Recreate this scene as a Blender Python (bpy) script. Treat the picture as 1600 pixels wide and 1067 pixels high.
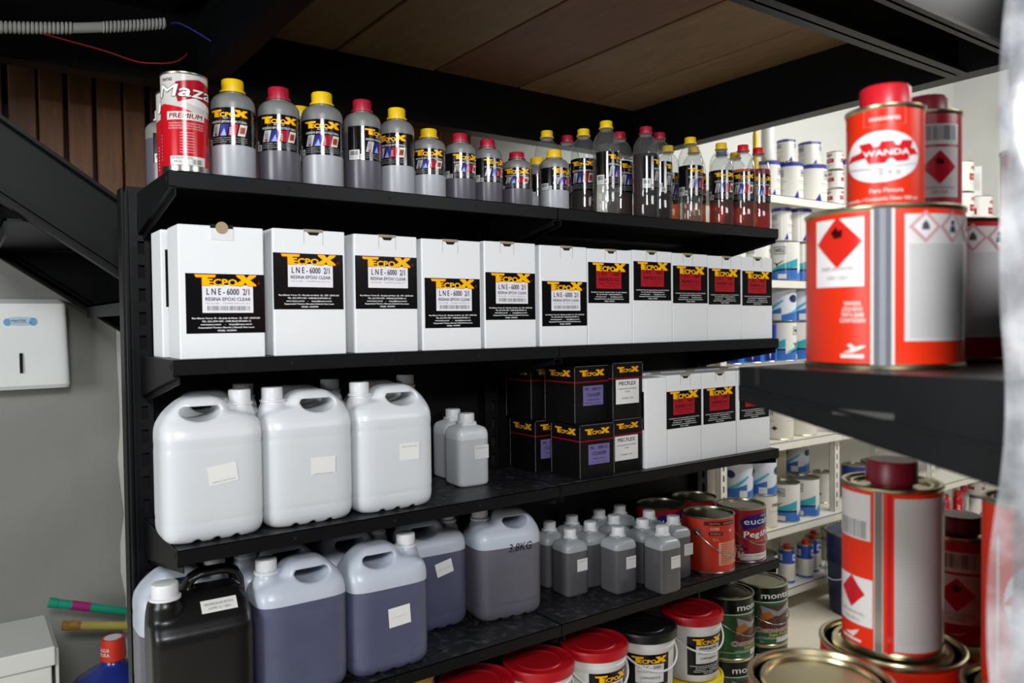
import bpy, bmesh, math, random
from math import pi, sin, cos, radians, sqrt
from mathutils import Vector, Matrix
random.seed(7)
for o in list(bpy.data.objects): bpy.data.objects.remove(o)
S = bpy.context.scene
COL = S.collection

# ------------------------------------------------------------------ camera
YAW, PITCH, ROLL, FPX = 0.622963, -0.0261759, -0.0112922, 1216.05
f = Vector((sin(YAW)*cos(PITCH), cos(YAW)*cos(PITCH), sin(PITCH)))
r0 = Vector((cos(YAW), -sin(YAW), 0)); u0 = r0.cross(f)
r = cos(ROLL)*r0 + sin(ROLL)*u0; u = -sin(ROLL)*r0 + cos(ROLL)*u0
cd = bpy.data.cameras.new('camera'); cam = bpy.data.objects.new('camera', cd); COL.objects.link(cam)
cam.matrix_world = Matrix(((r.x, u.x, -f.x, 0), (r.y, u.y, -f.y, 0), (r.z, u.z, -f.z, 1.46), (0, 0, 0, 1)))
cd.sensor_width = 36; cd.lens = FPX/1600*36; cd.clip_start = 0.03
cd.dof.use_dof = True; cd.dof.focus_distance = 1.85; cd.dof.aperture_fstop = 4.0
S.camera = cam

# ------------------------------------------------------------------ world, lamps, exposure
W = bpy.data.worlds.new('world'); S.world = W; W.use_nodes = True
W.node_tree.nodes['Background'].inputs[0].default_value = (.75, .85, 1, 1)
W.node_tree.nodes['Background'].inputs[1].default_value = .1

def area(name, loc, target, sx, sy, power, col=(1, 1, 1)):
    l = bpy.data.lights.new(name, 'AREA'); l.shape = 'RECTANGLE'; l.size = sx; l.size_y = sy
    l.energy = power; l.color = col
    o = bpy.data.objects.new(name, l); COL.objects.link(o); o.location = loc
    d = Vector(target)-Vector(loc); o.rotation_euler = d.to_track_quat('-Z', 'Y').to_euler()
    return o
area('shop_lamp', (-.25, -.75, 2.30), (0.9, 1.5, 1.25), .62, .34, 44, (.965, .98, 1))
area('right_fill_lamp', (2.0, -.85, 2.24), (1.5, 1.2, 1.2), 1.0, .26, 12, (.97, .985, 1))  # added fill to brighten the right sides of the near tins
area('side_window_light', (-2.3, .5, 1.75), (.2, 2.6, 1.2), 1.2, 1.1, 60, (.95, .98, 1))
area('aisle_tube_light', (3.8, .9, 2.8), (3.7, 2.5, .8), 2.2, .4, 46, (1, .99, .95))
area('far_tube_light', (5.3, .6, 3.4), (5.3, 2.2, 1.2), 1.6, .4, 28, (1, .99, .95))
S.view_settings.view_transform = 'Standard'; S.view_settings.look = 'None'
S.view_settings.gamma = 1; S.view_settings.use_curve_mapping = False
S.view_settings.exposure = 0.0

# ------------------------------------------------------------------ materials
def lin(c):
    c = c/255; return c/12.92 if c <= .04045 else ((c+.055)/1.055)**2.4
def hexc(h): return tuple(lin(int(h[i:i+2], 16)) for i in (0, 2, 4))+(1,)
MATS = {}
def mat(name, col, rough=.5, metal=0, var=0., scale=8., bump=0., bscale=60., stretch=(1, 1, 1), spec=.5, sss=0, dust=0):
    if name in MATS: return MATS[name]
    m = bpy.data.materials.new(name); m.use_nodes = True; N = m.node_tree.nodes; L = m.node_tree.links
    b = N['Principled BSDF']; c = hexc(col)
    b.inputs['Base Color'].default_value = c; b.inputs['Roughness'].default_value = rough
    b.inputs['Metallic'].default_value = metal; b.inputs['Specular IOR Level'].default_value = spec
    if var or bump or dust:
        tc = N.new('ShaderNodeTexCoord'); mp = N.new('ShaderNodeMapping'); mp.inputs['Scale'].default_value = stretch
        L.new(tc.outputs['Object'], mp.inputs['Vector'])
    if var or dust:
        n = N.new('ShaderNodeTexNoise'); n.inputs['Scale'].default_value = scale; n.inputs['Detail'].default_value = 6
        n.inputs['Roughness'].default_value = .65; L.new(mp.outputs[0], n.inputs['Vector'])
        cr = N.new('ShaderNodeValToRGB')
        if dust:
            cr.color_ramp.elements[0].position = .52; cr.color_ramp.elements[1].position = .85
            cr.color_ramp.elements[0].color = c; cr.color_ramp.elements[1].color = tuple(min(1, x+dust) for x in c[:3])+(1,)
        else:
            cr.color_ramp.elements[0].position = .3; cr.color_ramp.elements[1].position = .7
            cr.color_ramp.elements[0].color = tuple(x*(1-var) for x in c[:3])+(1,)
            cr.color_ramp.elements[1].color = tuple(min(1, x*(1+var)) for x in c[:3])+(1,)
        L.new(n.outputs['Fac'], cr.inputs[0]); L.new(cr.outputs[0], b.inputs['Base Color'])
    if bump:
        n2 = N.new('ShaderNodeTexNoise'); n2.inputs['Scale'].default_value = bscale; n2.inputs['Detail'].default_value = 4
        L.new(mp.outputs[0], n2.inputs['Vector']); bp = N.new('ShaderNodeBump'); bp.inputs['Strength'].default_value = bump
        bp.inputs['Distance'].default_value = .01; L.new(n2.outputs['Fac'], bp.inputs['Height']); L.new(bp.outputs[0], b.inputs['Normal'])
    MATS[name] = m; return m
def clear(name, col, rough=.03, body=0.0, bodycol='ffffff', gloss=1.0, wrinkle=0, trans=0):
    """thin clear plastic / tinted liquid: transparent + fresnel gloss + a little body colour"""
    if name in MATS: return MATS[name]
    m = bpy.data.materials.new(name); m.use_nodes = True; N = m.node_tree.nodes; L = m.node_tree.links; N.clear()
    out = N.new('ShaderNodeOutputMaterial'); t = N.new('ShaderNodeBsdfTransparent'); t.inputs[0].default_value = hexc(col)
    g = N.new('ShaderNodeBsdfGlossy'); g.inputs['Roughness'].default_value = rough
    d = N.new('ShaderNodeBsdfDiffuse'); d.inputs[0].default_value = hexc(bodycol)
    m1 = N.new('ShaderNodeMixShader'); m1.inputs[0].default_value = body
    if trans:
        tl = N.new('ShaderNodeBsdfTranslucent'); tl.inputs[0].default_value = hexc(bodycol); mt = N.new('ShaderNodeMixShader'); mt.inputs[0].default_value = trans; L.new(d.outputs[0], mt.inputs[1]); L.new(tl.outputs[0], mt.inputs[2]); d = mt
    if wrinkle:
        nz = N.new('ShaderNodeTexNoise'); nz.inputs['Scale'].default_value = 16; nz.inputs['Detail'].default_value = 5; tc = N.new('ShaderNodeTexCoord'); L.new(tc.outputs['Object'], nz.inputs['Vector'])
        mr = N.new('ShaderNodeMapRange'); mr.inputs[1].default_value = .35; mr.inputs[2].default_value = .65; mr.inputs[3].default_value = body-wrinkle; mr.inputs[4].default_value = body+wrinkle; L.new(nz.outputs['Fac'], mr.inputs[0]); L.new(mr.outputs[0], m1.inputs[0])
    L.new(t.outputs[0], m1.inputs[1]); L.new(d.outputs[0], m1.inputs[2])
    lw = N.new('ShaderNodeLayerWeight'); lw.inputs[0].default_value = .5
    pw = N.new('ShaderNodeMath'); pw.operation = 'POWER'; pw.inputs[1].default_value = 4.; L.new(lw.outputs['Facing'], pw.inputs[0])
    mu = N.new('ShaderNodeMath'); mu.operation = 'MULTIPLY_ADD'; mu.inputs[1].default_value = .7*gloss; mu.inputs[2].default_value = .045*gloss; L.new(pw.outputs[0], mu.inputs[0])
    m2 = N.new('ShaderNodeMixShader'); L.new(mu.outputs[0], m2.inputs[0]); L.new(m1.outputs[0], m2.inputs[1]); L.new(g.outputs[0], m2.inputs[2])
    L.new(m2.outputs[0], out.inputs[0]); MATS[name] = m; return m
def ink(h, rough=.2): return mat('print_'+h, h, rough, spec=.3)

BLACKM = mat('black_steel', '0b0c0e', .42, var=.25, scale=14, spec=.22)
SHELFTOP = mat('scuffed_black_steel', '16171a', .42, scale=40, dust=.10, spec=.45)
DARKHOLE = mat('dark_hole', '030303', .9)
WHITEST = mat('white_rack_steel', 'dcd9cf', .45, var=.05)
CARD = mat('white_cardboard', 'e9ebed', .6, bump=.03, bscale=200)
BROWNCARD = mat('brown_cardboard', '9a8a74', .8, var=.15, scale=60)
STAIRM = mat('black_stair_steel', '08090a', .5, var=.2, scale=14, spec=.2)
BLACKCARD = mat('black_cardboard', '0a090a', .4, spec=.25)
YEL = mat('yellow_plastic', 'e8bf05', .4); REDP = mat('crimson_plastic', 'a30f2c', .4)
WPL = mat('white_plastic', 'e2e3e4', .4); BLUEP = mat('blue_plastic', '2a78c8', .4); REDB = mat('red_plastic', 'd0161c', .38)
HDPE = mat('frosted_plastic', '797b7a', .33); HDPEW = mat('filled_clear_resin', 'a9acb2', .3); HDPED = mat('filled_dark_hardener', '5a5761', .3)
JUGW = mat('white_jug_plastic', 'dcdfe2', .32, bump=.02, bscale=25); JUGWL = mat('clear_liquid_in_jug', 'd3d7db', .3, bump=.02, bscale=25)
JUGP = mat('purple_liquid_in_jug', '53566f', .3, var=.12, scale=10); JUGG = mat('grey_liquid_in_jug', '63616b', .3, var=.08, scale=10)
JUGPS = mat('purple_jug_plastic', 'bcc4d0', .32, bump=.02, bscale=25); SQT = mat('grey_bottle_plastic', 'a4a9ac', .3)
SQD = mat('dark_liquid_in_bottle', '5b595c', .3, var=.06); SQW = mat('pale_liquid_in_bottle', 'c6c9cc', .3)
JERRY = mat('black_jerrycan_plastic', '0d0d0e', .33, bump=.03, bscale=90)
GOLD = mat('gold_tin', 'c2b892', .28, 1); SILVER = mat('tin_steel', 'b9bab5', .25, 1); DGOLD = mat('dull_tin_lid', '9a9782', .32, 1, var=.1, scale=12)
CLEARP = clear('clear_pet', 'f4f6f6', .04, .035, 'ffffff'); LIQ_CLEAR = clear('clear_resin_liquid', 'e6e6e2', .05, .05, 'd8d8d4', .3)
LIQ_AMB = clear('amber_liquid', 'e89c50', .05, .07, 'd0621c', .3); LIQ_RED = clear('red_liquid', 'c83228', .05, .07, 'b01a12', .3); LIQ_DARK = clear('dark_red_liquid', '6a1418', .05, .18, '2a0608', .3)

# ------------------------------------------------------------------ object helpers
def link(name, data, parent=None, loc=None, rz=0):
    o = bpy.data.objects.new(name, data); COL.objects.link(o)
    if parent is not None: o.parent = parent
    if loc is not None: o.location = loc
    if rz: o.rotation_euler = (0, 0, rz)
    return o
def tag(o, label, cat, group=None, kind=None):
    if label: o['label'] = label
    if cat: o['category'] = cat
    if group: o['group'] = group
    if kind: o['kind'] = kind
    return o
def thing(name, label, cat, loc=(0, 0, 0), rz=0, group=None):
    return tag(link(name, None, None, loc, rz), label, cat, group)
def struct(name, mesh, loc=None): o = link(name, mesh, None, loc); o['kind'] = 'structure'; return o

class MB:
    def __init__(s): s.v = []; s.f = []; s.m = []; s.mats = []; s.sm = []
    def mi(s, m):
        if m not in s.mats: s.mats.append(m)
        return s.mats.index(m)
    def add(s, vs, fs, m, smooth=False):
        o = len(s.v); s.v += [tuple(x) for x in vs]; k = s.mi(m)
        for x in fs: s.f.append(tuple(i+o for i in x)); s.m.append(k); s.sm.append(smooth)
    def box(s, x0, x1, y0, y1, z0, z1, m):
        s.add([(x0, y0, z0), (x1, y0, z0), (x1, y1, z0), (x0, y1, z0), (x0, y0, z1), (x1, y0, z1), (x1, y1, z1), (x0, y1, z1)],
              [(0, 3, 2, 1), (4, 5, 6, 7), (0, 1, 5, 4), (1, 2, 6, 5), (2, 3, 7, 6), (3, 0, 4, 7)], m); return s
    def bevbox(s, x0, x1, y0, y1, z0, z1, m, b=.003, seg=2):
        bm = bmesh.new(); bmesh.ops.create_cube(bm, size=1)
        for v in bm.verts: v.co = Vector(((x0+x1)/2+v.co.x*(x1-x0), (y0+y1)/2+v.co.y*(y1-y0), (z0+z1)/2+v.co.z*(z1-z0)))
        bmesh.ops.bevel(bm, geom=bm.edges[:], offset=b, segments=seg, affect='EDGES', profile=.5)
        bm.verts.index_update(); s.add([v.co[:] for v in bm.verts], [[v.index for v in f.verts] for f in bm.faces], m, False); bm.free(); return s
    def prism(s, pts, axis, a0, a1, m):
        """polygon pts (2D) extruded along axis 'x','y','z'"""
        n = len(pts)
        def P(p, a): return {'x': (a, p[0], p[1]), 'y': (p[0], a, p[1]), 'z': (p[0], p[1], a)}[axis]
        vs = [P(p, a0) for p in pts]+[P(p, a1) for p in pts]
        fs = [tuple(range(n))[::-1], tuple(range(n, 2*n))]+[(i, (i+1) % n, n+(i+1) % n, n+i) for i in range(n)]
        s.add(vs, fs, m); return s
    def lathe(s, prof, m, seg=36, c=(0, 0), ribs=0, ribd=.0, cap=True):
        n = len(prof); vs = []; fs = []
        for (rr, z) in prof:
            for k in range(seg):
                a = 2*pi*k/seg; q = rr*(1-(ribd if (ribs and k % 2) else 0)); vs.append((c[0]+q*cos(a), c[1]+q*sin(a), z))
        for i in range(n-1):
            for k in range(seg):
                k2 = (k+1) % seg; fs.append((i*seg+k, i*seg+k2, (i+1)*seg+k2, (i+1)*seg+k))
        if cap and prof[0][0] > 1e-5: fs.append(tuple(range(seg))[::-1])
        if cap and prof[-1][0] > 1e-5: fs.append(tuple((n-1)*seg+k for k in range(seg)))
        s.add(vs, fs, m, True); return s
    def tube(s, path, rad, m, seg=8, rad2=None, closed=False):
        P = [Vector(p) for p in path]; n = len(P); vs = []; fs = []; rad2 = rad2 or rad
        for i, p in enumerate(P):
            t = (P[min(i+1, n-1)]-P[max(i-1, 0)]).normalized()
            ref = Vector((0, 1, 0)) if abs(t.y) < .9 else Vector((1, 0, 0))
            a = ref-ref.dot(t)*t; a.normalize(); b = t.cross(a)
            for k in range(seg):
                an = 2*pi*k/seg; vs.append(p+a*cos(an)*rad+b*sin(an)*rad2)
        for i in range(n-1):
            for k in range(seg): k2 = (k+1) % seg; fs.append((i*seg+k, i*seg+k2, (i+1)*seg+k2, (i+1)*seg+k))
        fs.append(tuple(range(seg))[::-1]); fs.append(tuple((n-1)*seg+k for k in range(seg)))
        s.add(vs, fs, m, True); return s
    def loft(s, rings, m, seg=48, p=5.):
        """rings: (z, hw, hd, cx, cy) super-ellipse sections"""
        vs = []; fs = []; n = len(rings)
        for (z, a, b, cx, cy) in rings:
            for k in range(seg):
                t = 2*pi*(k+.5)/seg; c_, s_ = cos(t), sin(t)
                vs.append((cx+a*math.copysign(abs(c_)**(2/p), c_), cy+b*math.copysign(abs(s_)**(2/p), s_), z))
        for i in range(n-1):
            for k in range(seg): k2 = (k+1) % seg; fs.append((i*seg+k, i*seg+k2, (i+1)*seg+k2, (i+1)*seg+k))
        fs.append(tuple(range(seg))[::-1]); fs.append(tuple((n-1)*seg+k for k in range(seg)))
        s.add(vs, fs, m, True); return s
    def mesh(s, name, autosmooth=True):
        me = bpy.data.meshes.new(name); me.from_pydata(s.v, [], s.f)
        for m in s.mats: me.materials.append(m)
        me.polygons.foreach_set('material_index', s.m); me.polygons.foreach_set('use_smooth', s.sm); me.update()
        if True:
            bm = bmesh.new(); bm.from_mesh(me); bmesh.ops.recalc_face_normals(bm, faces=bm.faces)
            for e in bm.edges:
                if len(e.link_faces) == 2 and e.calc_face_angle(0) > .7: e.smooth = False
            for fc in bm.faces:
                if len(fc.verts) > 8: 
                    for e in fc.edges: e.smooth = False
            bm.to_mesh(me); bm.free()
        return me

# ------------------------------------------------------------------ printed labels (flat print, letters as thin ink)
TXT = {}
def glyphs(st, bold=0., shear=0.):
    key = (st, bold, shear)
    if key in TXT: return TXT[key]
    c = bpy.data.curves.new('t', 'FONT'); c.body = st; c.size = 1; c.offset = bold; c.shear = shear; c.resolution_u = 2; c.fill_mode = 'FRONT'
    o = bpy.data.objects.new('t', c); COL.objects.link(o); dg = bpy.context.evaluated_depsgraph_get(); dg.update()
    me = bpy.data.meshes.new_from_object(o.evaluated_get(dg))
    vs = [(v.co.x, v.co.y) for v in me.vertices]; fs = [tuple(p.vertices) for p in me.polygons]
    bpy.data.objects.remove(o); bpy.data.curves.remove(c); bpy.data.meshes.remove(me)
    TXT[key] = (vs, fs); return TXT[key]
CAPH = max(v[1] for v in glyphs('H')[0])
LOGO_T = [(0, .175), (.335, .175), (.32, .132), (.205, .132), (.205, 0), (.115, 0), (.115, .132), (.02, .132)]
LOGO_X = [(.665, .18), (.79, .18), (.835, .128), (.885, .18), (1.0, .18), (.985, .152), (.895, .098), (.985, .03), (1.0, 0), (.86, 0), (.815, .058), (.765, 0), (.64, 0), (.65, .03), (.755, .094), (.675, .152)]
class Lab:
    def __init__(s, w, h): s.w = w; s.h = h; s.P = []
    def pt(s, x, y): return ((x-.5)*s.w, (.5-y)*s.h)
    def raw(s, vs, fs, m, ly): s.P.append((vs, fs, ink(m) if isinstance(m, str) else m, ly)); return s
    def poly(s, pts, m, ly=1): return s.raw([s.pt(*p) for p in pts], [tuple(range(len(pts)))[::-1]], m, ly)
    def rect(s, x0, y0, x1, y1, m, ly=1): return s.poly([(x0, y0), (x1, y0), (x1, y1), (x0, y1)], m, ly)
    def ell(s, cx, cy, rx, ry, m, ly=1, n=28): return s.poly([(cx+rx*cos(2*pi*k/n), cy+ry*sin(2*pi*k/n)) for k in range(n)], m, ly)
    def text(s, st, x, y, h, m, ly=3, w=None, bold=0., shear=0., align='C', rot=0):
        vs, fs = glyphs(st, 0., shear)
        x0 = min(v[0] for v in vs); x1 = max(v[0] for v in vs); k = h*s.h/CAPH; kx = k
        if w: kx = w*s.w/(x1-x0)
        cx, cy = s.pt(x, y); off = {'C': (x0+x1)/2, 'L': x0, 'R': x1}[align]; out = []
        for v in vs:
            a = (v[0]-off)*kx; b = (v[1]-CAPH/2)*k
            if rot: a, b = -b, a
            out.append((cx+a, cy+b))
        if bold > 0:
            d = bold*k*.8
            for j, (q, e) in enumerate(((-d, 0), (d, 0), (0, -d*.6), (0, d*.6))): s.raw([(a+(e if rot else q), b_+(q if rot else e)) for a, b_ in out], fs, m, ly+.12*(j+1))
        return s.raw(out, fs, m, ly)
    def logo(s, x, y, w, m='f7c200', o='c41a12', ly=3):
        W_ = w*s.w; cx, cy = s.pt(x, y)
        vs, fs = glyphs('ECPO'); xa = min(v[0] for v in vs); xb = max(v[0] for v in vs)
        T = [(.205+(v[0]-xa)/(xb-xa)*.47, v[1]/CAPH*.105) for v in vs]
        items = [(LOGO_T, [tuple(range(len(LOGO_T)))[::-1]]), (LOGO_X, [tuple(range(len(LOGO_X)))[::-1]]), (T, fs)]
        def put(dx, dy, mm, l):
            for jj, (p, q) in enumerate(items): s.raw([(cx+(a-.5+dx)*W_, cy+(b-.09+dy)*W_) for a, b in p], q, mm, l+.035*jj)
        if o:
            for j, d in enumerate(((.010, 0), (-.010, 0), (0, .008), (0, -.008))): put(d[0], d[1], o, ly+.12*j)
        put(0, 0, m, ly+1)
        for j, d in enumerate(((.007, 0), (-.007, 0), (0, .004), (0, -.004))): s.raw([(cx+(a-.5+d[0])*W_, cy+(b-.09+d[1])*W_) for a, b in T], fs, m, ly+1+.12*(j+1))
        return s
    def barcode(s, x0, y0, x1, y1, m='26262a', n=22, ly=2):
        rn = random.Random(int(x0*1000+n)); w = (x1-x0)/n
        for k in range(n): s.rect(x0+k*w, y0, x0+k*w+w*rn.choice((.3, .5, .75)), y1, m, ly)
        return s
    def build(s, name, R=None, k=0., eps=.00022, step=None):
        bm = bmesh.new(); mats = []
        for vs, fs, m, ly in s.P:
            if m not in mats: mats.append(m)
            i = mats.index(m); V = [bm.verts.new((v[0], -ly*eps, v[1])) for v in vs]
            for q in fs:
                try: fc = bm.faces.new([V[j] for j in q]); fc.material_index = i
                except ValueError: pass
        for fc in bm.faces: fc.normal_update()
        bmesh.ops.triangulate(bm, faces=[fc for fc in bm.faces if len(fc.verts) > 4])
        for fc in bm.faces:
            fc.normal_update()
            if fc.normal.y > 0: fc.normal_flip()
        if R:
            st = step or R*.16; xs = [v.co.x for v in bm.verts]; a = math.ceil(min(xs)/st)
            while a*st < max(xs):
                bmesh.ops.bisect_plane(bm, geom=bm.verts[:]+bm.edges[:]+bm.faces[:], plane_co=(a*st, 0, 0), plane_no=(1, 0, 0)); a += 1
            for v in bm.verts:
                rr = R+k*v.co.z-v.co.y; t = v.co.x/R; v.co = Vector((rr*sin(t), -rr*cos(t), v.co.z))
            for fc in bm.faces: fc.smooth = True
        me = bpy.data.meshes.new(name); bm.to_mesh(me); bm.free()
        for m in mats: me.materials.append(m)
        return me
# ------------------------------------------------------------------ room shell
def wallmat():
    m = mat('grey_painted_wall', '8b8b86', .75, var=.04, scale=5, bump=.08, bscale=35); return m
GREYW = wallmat(); LIGHTW = mat('pale_wall_band', 'c9c8c0', .75, var=.04, scale=9, bump=.06, bscale=40)
WHITEW = mat('white_wall', 'e6e6e2', .75, var=.02, scale=3, bump=.04, bscale=40)
DIMW = mat('dim_wall', '6a6a68', .8, var=.03, scale=3)
FLOORM = mat('beige_floor', 'ebe0cd', .45, var=.05, scale=6)
b = MB(); b.box(-3.5, 7, -4.5, 3.3, -.1, 0, FLOORM); struct('floor', b.mesh('floor'))
b = MB()
edge = [(.455, 0), (.462, .5), (.452, .9), (.46, 1.2), (.455, 1.6), (.46, 1.9)]
b.box(-3.5, .455, 3.0, 3.1, 0, 1.75, GREYW)
b.box(.455, 1.92, 3.0, 3.1, 0, 1.75, LIGHTW); b.box(-3.5, 1.92, 3.0, 3.1, 1.75, 4, BLACKM); b.box(1.92, 7, 3.0, 3.1, 0, 4, WHITEW)
# uneven painted edge where the grey stops
pts = [(-.05+.45, 0), (.462, 0)]+[(.462+.006*sin(k*1.7)+.004*sin(k*4.1), k*.1) for k in range(1, 18)]+[(.40, 1.7)]
b.prism(pts, 'y', 2.9985, 3.0, GREYW)
wb = struct('wall_back', b.mesh('wall_back'))
SLATS = [mat('wood_slat_%d' % i, c, .5, var=.3, scale=5, stretch=(9, 9, 1.), bump=.06, bscale=30) for i, c in enumerate(('6a4424', '5b3a20', '4c311d', '724a28'))]
x = -.34; k = 0
while x < 1.86:
    z0 = max(.9, 1.80-.7*(x-.13)); w = .072+.006*sin(k*2.3); b = MB(); y0 = 2.955-.006*((k*7) % 3)
    b.bevbox(x, x+w, y0, 3.0, z0-.0, 2.62, SLATS[(k*3+k//2) % 4], .004, 1); link('slat', b.mesh('slat'), wb); x += .0835; k += 1
b = MB(); b.box(6.5, 6.6, -4.5, 3.1, 0, 4, WHITEW); struct('wall_right', b.mesh('wall_right'))
b = MB(); b.box(-3.6, -3.5, -4.5, 3.1, 0, 4, DIMW); struct('wall_left', b.mesh('wall_left'))
b = MB(); b.box(-3.6, 6.6, -4.6, -4.5, 0, 4, DIMW); struct('wall_front', b.mesh('wall_front'))
b = MB(); b.box(-3.6, 6.6, -4.6, 3.1, 4, 4.1, BLACKM); struct('ceiling', b.mesh('ceiling'))
# mezzanine: slab on black steel beams, wooden boards under it
b = MB(); b.box(-.25, 2.585, .94, 2.93, 2.43, 2.6, BLACKM); b.box(-.25, .56, 1.0, 2.6, 2.40, 2.43, BLACKM); b.box(.56, 2.585, .94, 1.0, 2.40, 2.43, BLACKM)
mz = tag(link('mezzanine', b.mesh('mezzanine')), 'black steel mezzanine with brown wooden boards underneath, above the tall shelving', 'mezzanine')
BOARDS = [mat('ceiling_board_%d' % i, c, .6, var=.22, scale=7, stretch=(5, 1, 1)) for i, c in enumerate(('745a3b', '7b603f', '6a432b', '785c3c', '7d6242'))]
xs = [.59, .705+.38*0, 1.09, 1.477, 1.865, 2.245, 2.53]
xs = [.66, 1.09, 1.477, 1.865, 2.245, 2.53]
for i in range(5):
    b = MB(); b.bevbox(xs[i]+.004, xs[i+1]-.004, 1.0, 2.6, 2.394-.002*(i % 2), 2.428, BOARDS[i], .003, 1); link('ceiling_board', b.mesh('ceiling_board'), mz)
def ibeam(name, x0, x1, y0, y1, z0, z1, ax):
    b = MB(); t = .009
    if ax == 'x':
        ym = (y0+y1)/2; b.box(x0, x1, y0, y1, z0, z0+t, BLACKM); b.box(x0, x1, y0, y1, z1-t, z1, BLACKM); b.box(x0, x1, ym-.004, ym+.004, z0, z1, BLACKM)
    else:
        xm = (x0+x1)/2; b.box(x0, x1, y0, y1, z0, z0+t, BLACKM); b.box(x0, x1, y0, y1, z1-t, z1, BLACKM); b.box(xm-.004, xm+.004, y0, y1, z0, z1, BLACKM)
    return link(name, b.mesh(name), mz)
ibeam('steel_beam', .0, 2.50, 1.115, 1.175, 2.192, 2.392, 'x'); ibeam('steel_beam', -.25, 2.50, .945, .985, 2.192, 2.392, 'x')
b = MB(); b.box(-.25, 2.57, 2.53, 2.60, 2.192, 2.43, BLACKM); link('steel_beam', b.mesh('steel_beam'), mz)
b = MB(); b.box(2.50, 2.57, .90, 2.53, 2.192, 2.43, BLACKM); link('steel_beam', b.mesh('steel_beam'), mz)
b = MB(); b.box(.63, .70, .985, 2.53, 2.21, 2.40, BLACKM); link('steel_beam', b.mesh('steel_beam'), mz)

# ------------------------------------------------------------------ staircase behind the shelving
st = thing('staircase', 'black steel staircase sloping down behind the tall black shelving', 'staircase', (0, 0, 0))
def stringer(y, zoff):
    b = MB(); sl = -.70; xa, xb = -1.2, 2.2
    def z(xx): return 1.757+zoff+sl*(xx-.346)
    h = .195
    def band(y0, y1, a, c): b.prism([(xa, z(xa)-a), (xb, z(xb)-a), (xb, z(xb)-c), (xa, z(xa)-c)], 'y', y0, y1, STAIRM)
    band(y, y+.006, 0, h); band(y-.035, y+.006, 0, .010); band(y-.035, y+.006, h-.010, h); band(y-.012, y, h-.035, h-.026)
    link('stringer', b.mesh('stringer'), st)
stringer(2.10, 0); stringer(2.90, -.045)
for k in range(11):
    xc = .24-.257*4+.257*k; zt = 1.757-.7*(xc-.346)-.125
    b = MB(); b.box(xc-.14, xc+.14, 2.108, 2.865, zt-.006, zt, STAIRM); b.box(xc-.14, xc-.134, 2.108, 2.865, zt-.04, zt, STAIRM); b.box(xc+.134, xc+.14, 2.108, 2.865, zt-.04, zt, STAIRM)
    link('tread', b.mesh('tread'), st)

# ------------------------------------------------------------------ tall black shelving
def slotted(b, x0, x1, y0, y1, z0, z1, sx0, sx1, pitch, sh, m):
    """hollow upright whose front face (y0) has a real column of slots"""
    b.box(x0, sx0, y0, y0+.002, z0, z1, m); b.box(sx1, x1, y0, y0+.002, z0, z1, m)
    z = z0+.01; pz = z0
    while z+sh < z1:
        b.box(sx0, sx1, y0, y0+.002, pz, z, m); pz = z+sh; z += pitch
    b.box(sx0, sx1, y0, y0+.002, pz, z1, m)
    b.box(x0, x0+.002, y0, y1, z0, z1, m); b.box(x1-.002, x1, y0, y1, z0, z1, m); b.box(x0, x1, y1-.002, y1, z0, z1, m)
    b.box(x0+.004, x1-.004, y0+.012, y0+.014, z0, z1, DARKHOLE)
su = thing('shelving_unit', 'tall black steel shelving unit with two bays of four shelves', 'shelving', (0, 0, 0))
LV = [1.739, 1.396, 1.048, .698]
for i, xx in enumerate((.298, 1.196, 2.075)):
    b = MB(); slotted(b, xx, xx+.05, 1.80, 1.86, 0, 1.752, xx+.024, xx+.037, .05, .028, BLACKM)
    if i == 0:
        b.box(xx-.004, xx, 1.815, 1.86, 0, 1.75, BLACKM); b.box(xx+.006, xx+.010, 1.788, 1.80, 0, 1.742, BLACKM); b.box(xx-.002, xx+.002, 1.79, 1.80, 0, 1.738, BLACKM)
    link('upright', b.mesh('upright'), su)
for j, (xa, xb) in enumerate(((.346, 1.198), (1.244, 2.077))):
    b = MB(); b.box(xa, xb, 1.826, 1.832, .21, 1.72, BLACKM); link('back_panel', b.mesh('back_panel'), su)
SHX = [(.322, 1.2195), (1.2225, 2.112)]
for z in LV:
    for j, (xa, xb) in enumerate(SHX):
        b = MB(); zz = z-(.0035 if j == 0 and z < 1.1 else 0)*0
        b.box(xa, xb, 1.5, 1.80, zz-.0015, zz, SHELFTOP); b.box(xa, xb, 1.5, 1.5018, zz-.028, zz, BLACKM); b.box(xa, xb, 1.5018, 1.514, zz-.028, zz-.0262, BLACKM)
        b.box(xa, xb, 1.795, 1.80, zz-.03, zz, BLACKM)
        for q in range(3):
            xq = xa+.22*(q+1); b.box(xq-.003, xq+.003, 1.4994, 1.5, zz-.017, zz-.011, DARKHOLE)
        sh = link('shelf', b.mesh('shelf'), su)
        for e, xe in ((1, xa+.0005), (-1, xb-.0005)):
            b = MB(); t = .002*e
            fz, rz_ = -.03, -.085
            pr = [(1.503, zz), (1.80, zz), (1.80, zz+rz_), (1.503, zz+fz)]
            b.prism(pr, 'x', min(xe, xe+t), max(xe, xe+t), BLACKM)
            fl = [(1.503, zz+fz), (1.80, zz+rz_), (1.80, zz+rz_-.002), (1.503, zz+fz-.002)]
            b.prism(fl, 'x', min(xe, xe+e*.012), max(xe, xe+e*.012), BLACKM)
            fl = [(1.503, zz+fz), (1.80, zz+rz_), (1.80, zz+rz_-.014), (1.503, zz+fz-.014)]
            b.prism(fl, 'x', min(xe+e*.010, xe+e*.012), max(xe+e*.010, xe+e*.012), BLACKM)
            b.box(min(xe, xe-.001*e), max(xe, xe-.001*e), 1.515, 1.523, zz-.018, zz-.008, DARKHOLE)
            link('bracket', b.mesh('bracket'), sh)
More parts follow.
